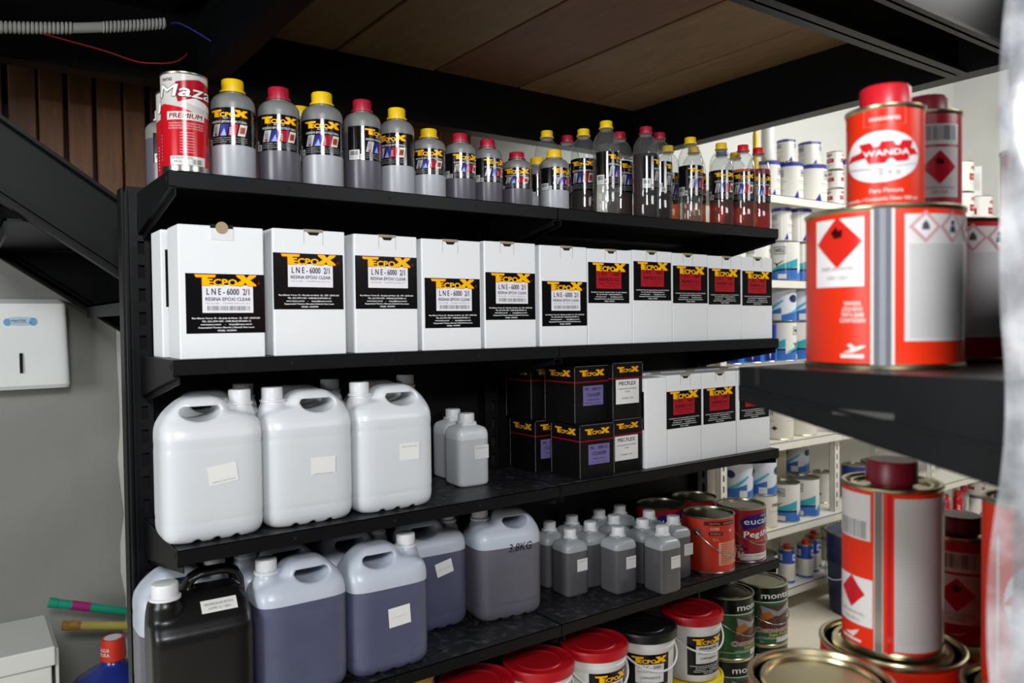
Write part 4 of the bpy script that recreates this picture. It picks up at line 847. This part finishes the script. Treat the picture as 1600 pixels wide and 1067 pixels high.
# ------------------------------------------------------------------ goods on the white rack
def weglogo(l, x, y, w, m, ly=3):
    h = w*l.w/l.h*.62
    for (a, c, d, e) in ((-.5, -.5, .5, -.42), (-.5, .42, .5, .5), (-.5, -.5, -.46, .5), (.46, -.5, .5, .5)): l.rect(x+a*w, y+c*h, x+d*w, y+e*h, m, ly)
    l.text('WEG', x, y, h*.5, m, ly, w=w*.76, bold=.03)
@cached
def lab_weg(kind, R, H):
    w = R*5.2; l = Lab(w, H*.97)
    if kind == 'swoosh':
        l.rect(0, 0, 1, .98, 'dddcd6', 0)
        for c in (.36, .82):
            l.poly([(c-.2, .79), (c-.02, .62), (c+.26, .43), (c+.26, .66), (c, .72)], '35a3ad', 1); l.poly([(c-.2, .82), (c-.02, .70), (c+.26, .68), (c+.26, .73), (c, .75)], '1d2a5c', 2); l.poly([(c-.22, .84), (c, .74), (c+.26, .73), (c+.26, 1), (c-.22, 1)], '3f6fb8', 1)
            l.poly([(c-.09, .52), (c-.03, .56), (c+.05, .49), (c+.055, .50), (c-.02, .59), (c-.04, .66), (c-.05, .60)], '2a3038', 3); l.rect(c-.02, .84, c+.09, .96, 'd8d4cc', 4)
            weglogo(l, c-.0, .22, .17, '33363c')
    elif kind == 'rosette':
        l.rect(0, 0, 1, .98, 'cfd5de', 0)
        for c in (.30, .72):
            l.ell(c, .40, .075, .105, '2c2f5a', 2, 16); l.poly([(c-.16, .86), (c+.06, .66), (c+.26, .42), (c+.27, .47), (c+.1, .72)], '4aa7c6', 1); l.poly([(c-.2, .84), (c+.08, .74), (c+.24, .64), (c+.24, 1), (c-.2, 1)], '3a6ab4', 1); l.rect(c+.13, .80, c+.24, .97, 'cfd2d2', 3)
    elif kind == 'bluetop':
        l.rect(0, 0, 1, .98, 'dcdad4', 0); l.rect(0, 0, 1, .10, '34399a', 1)
        for c in (.30, .74): weglogo(l, c, .28, .16, '4a4d78'); l.rect(c-.12, .50, c+.12, .515, '8a8a8a', 1); l.rect(c-.12, .56, c+.10, .572, 'a4a4a0', 1); l.rect(c-.12, .74, c+.10, .752, '8a8a8a', 1); l.poly([(c-.2, .96), (c-.14, .76), (c-.12, .96)], '34399a', 2)
    elif kind == 'redband':
        l.rect(0, 0, 1, .98, 'e2e1dc', 0)
        for c in (.30, .74): l.text('ANJO', c, .2, .12, 'd02a20', w=.2, bold=.04, shear=.2); l.rect(c-.12, .40, c+.14, .62, 'a8231e', 1); l.text('PRIMER', c, .51, .07, 'e0d8d4', 2, w=.18); l.rect(c-.12, .74, c+.12, .75, '8a8a8a', 1)
    elif kind == 'solvent':
        l.rect(0, .0, 1, .42, '24489e', 0); l.rect(0, .42, 1, .95, 'd9d4cc', 0); l.rect(0, .93, 1, 1, '2a6cc0', 1)
        for c in (.28, .72): l.rect(c-.09, .14, c+.10, .33, 'c4d2e6', 1); l.text('WEG', c, .235, .08, '2a4a90', 2, w=.13, bold=.03); [l.rect(c-.16, yy, c+.16, yy+.012, '9a968e', 1) for yy in (.50, .58, .66, .74, .82)]
    elif kind == 'blue':
        l.rect(0, 0, 1, .98, '1c2f7c', 0)
        for c in (.3, .72): l.rect(c-.1, .35, c+.12, .98, '2468c0', 1); l.poly([(c+.16, .5), (c+.24, .5), (c+.2, .95)], 'c8d2e0', 2)
    elif kind == 'plain':
        l.rect(0, 0, 1, .98, 'd6d2c6', 0)
        for c in (.3, .72): l.text('MULTI', c, .3, .10, '2a2a2e', w=.2, bold=.04); l.rect(c-.14, .5, c+.12, .512, '807c74', 1); l.rect(c-.14, .62, c+.04, .78, 'dcd0c2', 1); l.poly([(c+.08, .70), (c+.12, .64), (c+.16, .70), (c+.12, .76)], '3a3a3c', 2)
    return l.build('label', R=R+.0006, eps=.0004)
def wcan(lb, x, y, z, kind, R=.070, H=.196, rim='dull_tin_lid', off=.1, cat='can', grp=None, bodymat='tin_white'):
    can('small_paint_can', lb, cat, x, y, z, az(x, y, off), R, H, bodymat, 'gold_tin' if kind in ('swoosh', 'plain') else 'tin_steel', rim, lab_weg(kind, R, H) if kind else None, .006, grp=grp)
Za, Zb, Zc, Zd, Ze, Zf = [q+.0003 for q in RZ]
G = 'cans on the top rack shelf'
wcan('white can with blue rim on the top rack shelf, left lower one of the pair', 3.345, 2.44, Za, 'bluetop', .062, .19, grp=G)
wcan('white can with blue rim and square logo beside a wide one, top rack shelf', 3.478, 2.40, Za, 'bluetop', .062, .19, grp=G)
wcan('wide white can with blue rim on the top rack shelf, carrying a smaller can', 3.680, 2.42, Za, 'bluetop', .082, .20, grp=G)
wcan('small white can standing on the wide white can of the top rack shelf', 3.690, 2.43, Za+.2005, 'bluetop', .056, .125, grp=G)
wcan('small white can stacked behind the left cans of the top rack shelf', 3.412, 2.50, Za, 'bluetop', .060, .19, grp=G) if 0 else None
wcan('small white can stacked on the square-logo can of the top rack shelf', 3.455, 2.408, Za+.1905, 'bluetop', .045, .115, grp=G)
b = MB(); b.lathe([(.030, 0), (.032, .004), (.032, .19), (.028, .20), (.010, .205), (.010, .23), (0, .23)], WPL, 32)
put('white_canister', 'tall narrow white canister on the left can of the top rack shelf', 'canister', (3.355, 2.445, Za+.1905), 0, [('body', b.mesh('body'))])
b = MB(); b.lathe([(.012, 0), (.014, .004), (.014, .30), (.010, .33), (.0, .335)], YEL, 24)
put('yellow_tube', 'yellow tube standing upright at the left end of the top rack shelf', 'tube', (3.225, 2.42, Za), 0, [('body', b.mesh('body'))])
for i, (x, z, lb) in enumerate(((3.880, Za, 'lower small red and white tin right of the wide can, top rack shelf'), (3.885, Za+.0985, 'middle small red and white tin of the stack right of the wide can'), (3.875, Za+.197, 'upper small white tin of the stack right of the wide can'))):
    wcan(lb, x, 2.40, z, 'redband', .040, .098, off=.1*i, grp='small stacked tins')
wcan('grey can behind the near red tin, top rack shelf', 4.02, 2.42, Za, 'bluetop', .06, .27, grp=G)
for lb, x, z in (('lower white can with red lettering, top rack shelf, right of the near tins', 5.30, Za), ('upper white can with red band right of the near red tins', 5.295, Za+.1965), ('white can with red lettering between the white can stack and the square white boxes', 5.56, Za)):
    wcan(lb, x, 2.40, z, 'redband', .075, .196, off=.12, grp='red lettered cans')
for lb, x, y, z, h in (('lower square white carton near the wall clock on the top rack shelf', 5.66, 2.52, Za, .21), ('upper square white jug near the wall clock on the top rack shelf', 5.68, 2.52, Za+.2105, .21)):
    b = MB(); b.bevbox(-.065, .065, -.06, .06, 0, h, CARD, .006); ps = [('body', b.mesh('body'))]
    if z > Za: b = MB(); b.lathe([(.022, h-.001), (.022, h+.02), (0, h+.022)], WPL, 24); ps.append(('cap', b.mesh('cap')))
    l = Lab(.11, .15); l.rect(0, .1, 1, .9, 'c9c8c0', 1); [l.rect(.1, .2+.09*q, .9, .22+.09*q, 'a09e96', 2) for q in range(7)]; ps.append(('label', l.build('label', eps=.0006), (0, -.06, h/2)))
    put('white_container', lb, 'container', (x, y, z), -.9, ps)
G = 'cans on the second rack shelf'
wcan('white can with teal swoosh and square logo, second rack shelf, nearest the aisle', 3.418, 2.39, Zb, 'swoosh', .070, .196, off=.35, grp=G)
wcan('white can with teal swoosh right of the nearest one, second rack shelf', 3.585, 2.40, Zb, 'swoosh', .070, .196, off=.0, grp=G)
wcan('white can with dark blue top stacked on the right teal swoosh can', 3.560, 2.41, Zb+.1965, 'bluetop', .066, .176, grp=G)
wcan('narrow white can stacked on the nearest teal swoosh can', 3.405, 2.40, Zb+.1965, 'bluetop', .048, .17, grp=G)
wcan('white can with teal swoosh just above the right-end white boxes', 3.185, 2.40, Zb, 'swoosh', .070, .190, off=.3, grp=G)
wcan('teal and white can low above the white boxes, leftmost on the second rack shelf', 3.020, 2.41, Zb, 'swoosh', .070, .175, off=.5, grp=G)
wcan('narrow white tin between two teal swoosh cans of the second rack shelf', 3.300, 2.44, Zb, 'bluetop', .040, .21, grp=G)
G = 'cans on the third rack shelf'
wcan('lower white can with teal swoosh on the third rack shelf beside the near red tin', 3.402, 2.40, Zc, 'swoosh', .072, .196, off=-.35, grp=G)
wcan('upper can with dark rosette on the third rack shelf beside the near red tin', 3.400, 2.40, Zc+.1965, 'rosette', .072, .192, off=-.2, grp=G)
wcan('lower white can with teal swoosh behind the near red tin, third rack shelf', 3.560, 2.40, Zc, 'swoosh', .072, .196, off=-.1, grp=G)
wcan('upper can with rosette behind the near red tin, third rack shelf', 3.560, 2.40, Zc+.1965, 'rosette', .072, .192, off=.3, grp=G)
for i, x in enumerate((2.985, 3.135, 3.262)):
    wcan(('first', 'second', 'third')[i]+' navy blue can from the left seen under the second black shelf end', x, 2.39, Zc, 'blue', .066 if i < 2 else .05, .19, off=.2*i, grp='navy cans')
b = MB(); b.bevbox(2.75, 2.83, 2.40, 2.62, Zc, Zc+.30, mat('beige_carton', 'b5a890', .7, var=.08), .003); put('beige_carton', 'beige carton beside the left post of the white rack', 'box', (0, 0, 0), 0, [('carton_body', b.mesh('carton_body'))]) if 0 else None
G = 'cans on the fourth rack shelf'
wcan('white can with dark block lettering on the fourth rack shelf, under the near black shelf', 3.370, 2.40, Zd, 'plain', .075, .19, off=.2, grp=G)
wcan('cream can with small diamonds right of the lettering can, fourth rack shelf', 3.575, 2.41, Zd, 'plain', .080, .19, off=-.4, grp=G)
G = 'cans on the fifth rack shelf'
wcan('front left teal swoosh can on the fifth rack shelf beside the crimson cans', 3.418, 2.39, Ze, 'swoosh', .070, .196, off=.25, grp=G)
wcan('front middle teal swoosh can on the fifth rack shelf', 3.595, 2.40, Ze, 'swoosh', .074, .196, off=.2, grp=G)
wcan('front right teal swoosh can on the fifth rack shelf next to the white post', 3.718, 2.52, Ze, 'swoosh', .064, .192, off=.1, grp=G)
wcan('upper rosette can stacked next to the white rack post, fifth shelf', 3.712, 2.525, Ze+.1925, 'rosette', .064, .18, off=-.1, grp=G)
wcan('beige can in the shade behind the teal swoosh cans, fifth rack shelf', 3.555, 2.56, Ze, None, .066, .36, grp=G, bodymat='tin_beige')
wcan('dark teal can in the shade at the back of the fifth rack shelf', 3.385, 2.57, Ze, None, .070, .36, grp=G, bodymat='tin_teal')
wcan('lower white can under the two rosette cans left, fifth rack shelf', 3.245, 2.40, Ze, 'plain', .070, .160, grp=G)
wcan('rosette can above the crimson can, right one of two beside the left post', 3.240, 2.40, Ze+.1605, 'rosette', .070, .196, off=.15, grp=G)
wcan('lower white can beside the left post of the fifth rack shelf', 3.09, 2.42, Ze, 'plain', .066, .160, grp=G)
wcan('rosette can above the crimson can, left one of two beside the left post', 3.088, 2.42, Ze+.1605, 'rosette', .066, .196, off=.4, grp=G)
wcan('whitish can left of the white rack post, seen over the crimson cans', 2.955, 2.50, Ze, 'plain', .066, .34, grp=G)
G = 'solvent tins'
def solvent(lb, x, y):
    body, base, lid = canm(.040, .172, 'tin_white', 'tin_steel', .004, 'gold_tin'); b = MB(); b.lathe([(.012, .166), (.012, .172), (.016, .173), (.016, .190), (0, .191)], REDB, 24)
    put('solvent_tin', lb, 'tin', (x, y, Zf), az(x, y, .1), [('body', body), ('base_rim', base), ('lid', lid), ('cap', b.mesh('cap'), None, 0, 'red cap'), ('label', lab_weg('solvent', .040, .172), (0, 0, .086))], G)
solvent('blue and white tin with red cap, left one on the bottom rack shelf', 3.405, 2.375); solvent('blue and white tin with red cap, second from left on the bottom rack shelf', 3.548, 2.365); solvent('blue and white tin with red cap, third from left on the bottom rack shelf', 3.655, 2.40); solvent('blue and white tin with red cap, rightmost and furthest back on the bottom rack shelf', 3.735, 2.44)
wcan('white can low behind the green tins, bottom rack shelf', 3.235, 2.40, Zf, 'swoosh', .075, .175, off=.5, grp='low cans')
wcan('grey can right of the solvent tins, bottom rack shelf', 3.93, 2.45, Zf, 'plain', .06, .17, grp='low cans')
wcan('grey can in the dark second bay of the rack above the near red-capped tin', 3.92, 2.50, Ze, 'plain', .055, .17, grp='second bay cans')
wcan('dark can in the second bay of the rack next to the sloping brace', 4.15, 2.45, Ze, None, .07, .19, grp='second bay cans', bodymat='tin_dark_blue')
wcan('dark teal can low in the second bay of the rack', 4.35, 2.45, Ze, None, .07, .19, grp='second bay cans', bodymat='tin_teal')
@cached
def lab_spray(w_):
    l = Lab(.135, .15); l.rect(0, 0, 1, 1, 'b3141c' if not w_ else 'b9b9b6', 0); l.text('SPRAY', .5, .45, .10, 'e8e4e4' if not w_ else '5a5a5c', w=.62, bold=.03, rot=1)
    return l.build('label', R=.0288, eps=.0004)
for i, (x, y) in enumerate(((4.90, 2.40), (5.02, 2.52), (5.02, 2.36), (5.17, 2.50), (5.19, 2.36), (5.36, 2.40))):
    b = MB(); b.lathe([(.026, 0), (.028, .004), (.028, .165), (.024, .180), (.020, .184)], MATS['tin_grey' if i in (0, 5) else 'tin_dark_red'], 28); m1 = b.mesh('body'); b = MB(); b.lathe([(.022, .184), (.022, .215), (.018, .222), (0, .222)], REDB, 24)
    put('spray_can', ('first', 'second', 'third', 'fourth', 'fifth', 'sixth')[i]+' spray can from the left seen under the near black shelf, bottom rack shelf', 'spray can', (x, y, Zf), az(x, y, .2), [('body', m1), ('cap', b.mesh('cap')), ('label', lab_spray(i in (0, 5)), (0, 0, .088))], 'spray cans')
wcan('small tin with violet band right of the spray cans', 5.58, 2.42, Zf, 'bluetop', .058, .13, grp='violet tins'); wcan('small white tin with red band stacked on the violet-banded tin', 5.58, 2.42, Zf+.1305, 'redband', .05, .10, grp='small red tins')
# navy drum on the aisle floor
b = MB(); b.lathe([(.130, 0), (.134, .004), (.146, .25), (.149, .252), (.149, .262), (.146, .266), (.150, .38), (.154, .385), (.154, .398)], MATS['drum_navy'], 48); m1 = b.mesh('body')
b = MB(); b.lathe([(.154, .392), (.156, .402), (.150, .404), (.146, .394), (0, .394)], MATS['dull_tin_lid'], 48); m2 = b.mesh('lid')
dz = bail(.151, .33, .16, 0, 'white_plastic')
put('paint_drum', 'navy blue drum with wire handle on the aisle floor', 'drum', (3.63, 2.12, 0.0003), az(3.63, 2.12, -1.0), [('body', m1), ('lid', m2), ('bail_handle', dz[0]), ('handle_ear', dz[1]), ('handle_ear', dz[2])])

# ------------------------------------------------------------------ red tins close on the right
def diamond(l, cx, cy, rx, m='c81e20', ly=3, flame=True):
    ry = rx*l.w/l.h; l.poly([(cx, cy-ry), (cx+rx, cy), (cx, cy+ry), (cx-rx, cy)], m, ly)
    if flame: l.poly([(cx-.12*rx, cy-.15*ry), (cx-.28*rx, cy-.40*ry), (cx-.05*rx, cy-.62*ry), (cx+.05*rx, cy-.45*ry), (cx+.22*rx, cy-.5*ry), (cx+.2*rx, cy-.2*ry)], '3a0c0c', ly+1)
def ghs(l, cx, cy, rx, sym):
    ry = rx*l.w/l.h; l.poly([(cx, cy-ry), (cx+rx, cy), (cx, cy+ry), (cx-rx, cy)], 'cf9a9c', 3); k = .74; l.poly([(cx, cy-ry*k), (cx+rx*k, cy), (cx, cy+ry*k), (cx-rx*k, cy)], 'e2dede', 4)
    if sym == 0: l.poly([(cx-.25*rx, cy+.2*ry), (cx-.2*rx, cy-.15*ry), (cx, cy-.4*ry), (cx+.22*rx, cy-.1*ry), (cx+.25*rx, cy+.2*ry)], '55505a', 5)
    else: l.ell(cx, cy-.25*ry, .16*rx, .17*ry, '33304a', 5, 12); l.poly([(cx-.3*rx, cy+.35*ry), (cx-.18*rx, cy-.05*ry), (cx+.18*rx, cy-.05*ry), (cx+.3*rx, cy+.35*ry)], '4a4660', 5)
@cached
def lab_big(R, H):
    l = Lab(R*5.0, H*.95); w = R*5.0
    def X(d): return .5+d/w
    # seam stripe at d=0
    l.rect(X(-.0115), 0, X(.0115), 1, 'd8d4d0', 1); l.rect(X(-.0085), 0, X(.0085), 1, '6a6c74', 2); l.rect(X(-.003), 0, X(.003), 1, '8d9098', 3)
    l.rect(X(-.078), .045, X(-.018), .49, 'e9e7e6', 1); diamond(l, X(-.047), .20, .028/w*1.0, 'd62a1e'); l.text('INFLAMÁVEL', X(-.047), .37, .025, 'b8a8a4', w=.04/w); l.text('UN 1263', X(-.047), .43, .025, 'b8a8a4', w=.025/w)
    for i, s in enumerate(('WANDA', 'LÍQUIDO', 'TINTA BASE', 'CONTEÚDO')): l.text(s, X(-.030), .60+.037*i, .026, 'f0dcd6', w=(.018+.003*i)/w, bold=.03)
    l.poly([(X(-.040), .92), (X(-.028), .885), (X(-.018), .87), (X(-.016), .88), (X(-.026), .91), (X(-.03), .92)], 'f0dcd6', 2); l.poly([(X(-.036), .87), (X(-.032), .86), (X(-.024), .895), (X(-.03), .90)], 'f0dcd6', 2); l.rect(X(-.043), .93, X(-.018), .955, 'f0dcd6', 2)
    l.rect(X(.021), .045, X(.165), .845, 'd6d3d2', 1)
    for i in range(4): ghs(l, X(.042+.034*i), .125, .017/w, i % 2)
    rn = random.Random(3); GT = 'bdbab9'
    for i in range(34): l.rect(X(.026), .235+.0175*i, X(.160-.02*rn.random()), .245+.0175*i, GT, 2)
    return l.build('label', R=R+.0004)
@cached
def lab_wanda(R, H):
    w = R*4.6; l = Lab(w, H*.97)
    l.rect(.40, .03, .64, .20, 'ea5a44', 1); l.rect(.41, .035, .63, .19, 'dc3020', 2); l.text('WANDAPRIMER', .52, .135, .036, 'f2dcd6', w=.17, bold=.03)
    l.ell(.50, .50, .225, .25, 'e9e8e8', 1, 40); l.poly([(.275, .52), (.31, .455), (.40, .435), (.42, .50)], 'd01c20', 2); l.poly([(.60, .50), (.60, .44), (.69, .43), (.72, .49)], 'd01c20', 2)
    l.poly([(.375, .36), (.445, .355), (.46, .40), (.49, .40), (.505, .355), (.565, .355), (.58, .40), (.60, .40), (.615, .355), (.68, .355), (.65, .55), (.585, .56), (.565, .525), (.545, .525), (.525, .565), (.435, .565)], 'd01c20', 3)
    l.rect(.385, .43, .675, .50, 'd01c20', 4); l.text('WANDA', .53, .465, .055, 'f0eeee', 5, w=.25, bold=.04); l.poly([(.28, .58), (.5, .615), (.72, .57), (.72, .58), (.5, .63), (.28, .60)], 'b9b8b8', 2); l.text('1 0 9 0', .53, .66, .045, '8d8c8c', w=.15)
    l.text('Para Pintura', .53, .83, .04, 'f0d8d0', w=.18, bold=.03); l.text('Contenido / Conteúdo Neto 900 ml', .48, .91, .035, 'f0d8d0', w=.46, bold=.03); l.rect(.235, .17, .25, .98, 'e6d8d4', 1)
    return l.build('label', R=R+.0004)
@cached
def lab_haz(R, H, seam):
    w = R*4.6; l = Lab(w, H*.96)
    if seam:   # tall tin: grey text panel right of the seam, hazard diamond left of it
        l.rect(.405, 0, .435, 1, '77706a', 2); l.rect(.40, 0, .44, 1, 'bdb6ae', 1); l.rect(.18, .03, .385, .32, 'dcd8d6', 1); l.barcode(.20, .20, .37, .31, '9a9896', 16); l.rect(.18, .56, .395, .86, 'e2dedc', 1); diamond(l, .285, .66, .075, 'c81e26', 3, False); l.text('INFLAMÁVEL', .285, .79, .02, 'a8a0a0', w=.15); l.text('LÍQUIDO', .285, .83, .02, 'a8a0a0', w=.1)
        l.poly([(.24, .935), (.28, .92), (.33, .89), (.31, .93), (.29, .95)], 'e8d8d6', 2); l.rect(.22, .955, .34, .97, 'e8d8d6', 2); l.rect(.485, .035, .94, .975, 'c9c7c4', 1); ghs(l, .80, .11, .045, 0)
        for i in range(44): l.rect(.495, .10+.019*i, .93, .108+.019*i, 'bfbdba', 2)
        l.rect(.455, 0, .472, 1, 'cc2028', 1)
    else:
        l.rect(.36, .12, .63, .31, 'd6d4d2', 1); l.barcode(.40, .135, .61, .27, '6a6e72', 24); l.rect(.36, .335, .63, .80, 'd6d2d0', 1); diamond(l, .495, .52, .11, 'c01a2c', 3); l.text('LÍQUIDO INFLAMÁVEL', .495, .71, .02, '8a8480', w=.2); l.text('UN 1263', .495, .75, .03, '8a8480', w=.1); l.poly([(.46, .90), (.50, .89), (.56, .86), (.53, .89), (.50, .91)], 'e0c8c8', 2)
    return l.build('label', R=R+.0004)
@cached
def screwcap(r, h, m, z0): 
    b = MB(); b.lathe([(r*.8, z0-.006), (r*.8, z0+.001), (r, z0), (r, z0+h*.9), (r*.93, z0+h), (r*.3, z0+h), (0, z0+h)], MATS[m], 40, ribs=1, ribd=.03); return b.mesh('cap')
mat('screw_red', 'd01e2c', .35); mat('screw_dark', '7e1024', .4)
OG = 'red tins on the near shelf'
def rtin(lb, x, y, z, R, H, kind, off, capm_='screw_dark', body='tin_red', capr=.45, grp=OG, caph=.024):
    if kind == 'big': lab = lab_big(R, H)
    elif kind == 'wanda': lab = lab_wanda(R, H)
    elif kind in ('seam', 'haz'): lab = lab_haz(R, H, kind == 'seam')
    else: lab = None
    ex = [('cap', screwcap(round(R*capr, 4), caph, capm_, H-.001), None, 0, 'red screw cap')] if capr else []
    can('paint_tin', lb, 'tin', x, y, z, az(x, y, off), R, H, body, 'gold_tin', 'gold_tin', lab, .006, ex, grp)
ZT = 1.4043
rtin('big bright red tin with grey seam on the near black shelf', .868, .478, ZT, .0825, .1745, 'big', .0, capr=0)
rtin('bright red tin with white oval emblem on top of the big bright red tin', .878, .481, ZT+.175, .0412, .117, 'wanda', -.1, 'screw_red', capr=.66, caph=.027)
rtin('big dark red tin right behind the big bright red one, near black shelf', 1.045, .497, ZT, .0815, .1745, 'big', -.1, capr=0, body='tin_dark_red')
rtin('dark red tin with barcode and diamond behind the white oval emblem tin', 1.034, .512, ZT+.175, .0415, .140, 'haz', .42, capr=.62, body='tin_dark_red')
rtin('big red tin furthest right on the near black shelf', 1.250, .462, ZT, .080, .1745, 'big', .3, capr=0, body='tin_dark_red')
rtin('dark red tin partly behind the plastic wrap, on the furthest right big tin', 1.252, .468, ZT+.175, .0415, .115, 'haz', .1, capr=0, body='tin_dark_red')
ZL = .8703
rtin('wide red tin under the tall red-capped tin on the lower near shelf', .975, .525, ZL, .0855, .172, None, 0, capr=0)
rtin('tall tin with red cap, grey text panel and diamond on the lower near shelf', .972, .523, ZL+.1725, .059, .208, 'seam', .12, capr=.52, caph=.028)
rtin('wide tin with bare gold lid at the bottom right, nearest the aisle', .803, .515, ZL, .080, .176, None, 0, capr=0)
rtin('wide tin under the small red tin with barcode on the lower near shelf', 1.185, .525, ZL, .080, .125, None, 0, capr=0, body='tin_dark_red')
rtin('small red tin with barcode and diamond on the lower near shelf', 1.176, .532, ZL+.1255, .047, .155, 'haz', -.05, capr=.62, body='tin_dark_red')
rtin('wide tin under the red and white tin beside the plastic wrap', .975, .352, ZL, .080, .172, None, 0, capr=0)
rtin('red and white tin at the right edge beside the plastic wrap, lower near shelf', .966, .362, ZL+.1725, .047, .215, 'wanda', .5, capr=.4, body='tin_red')
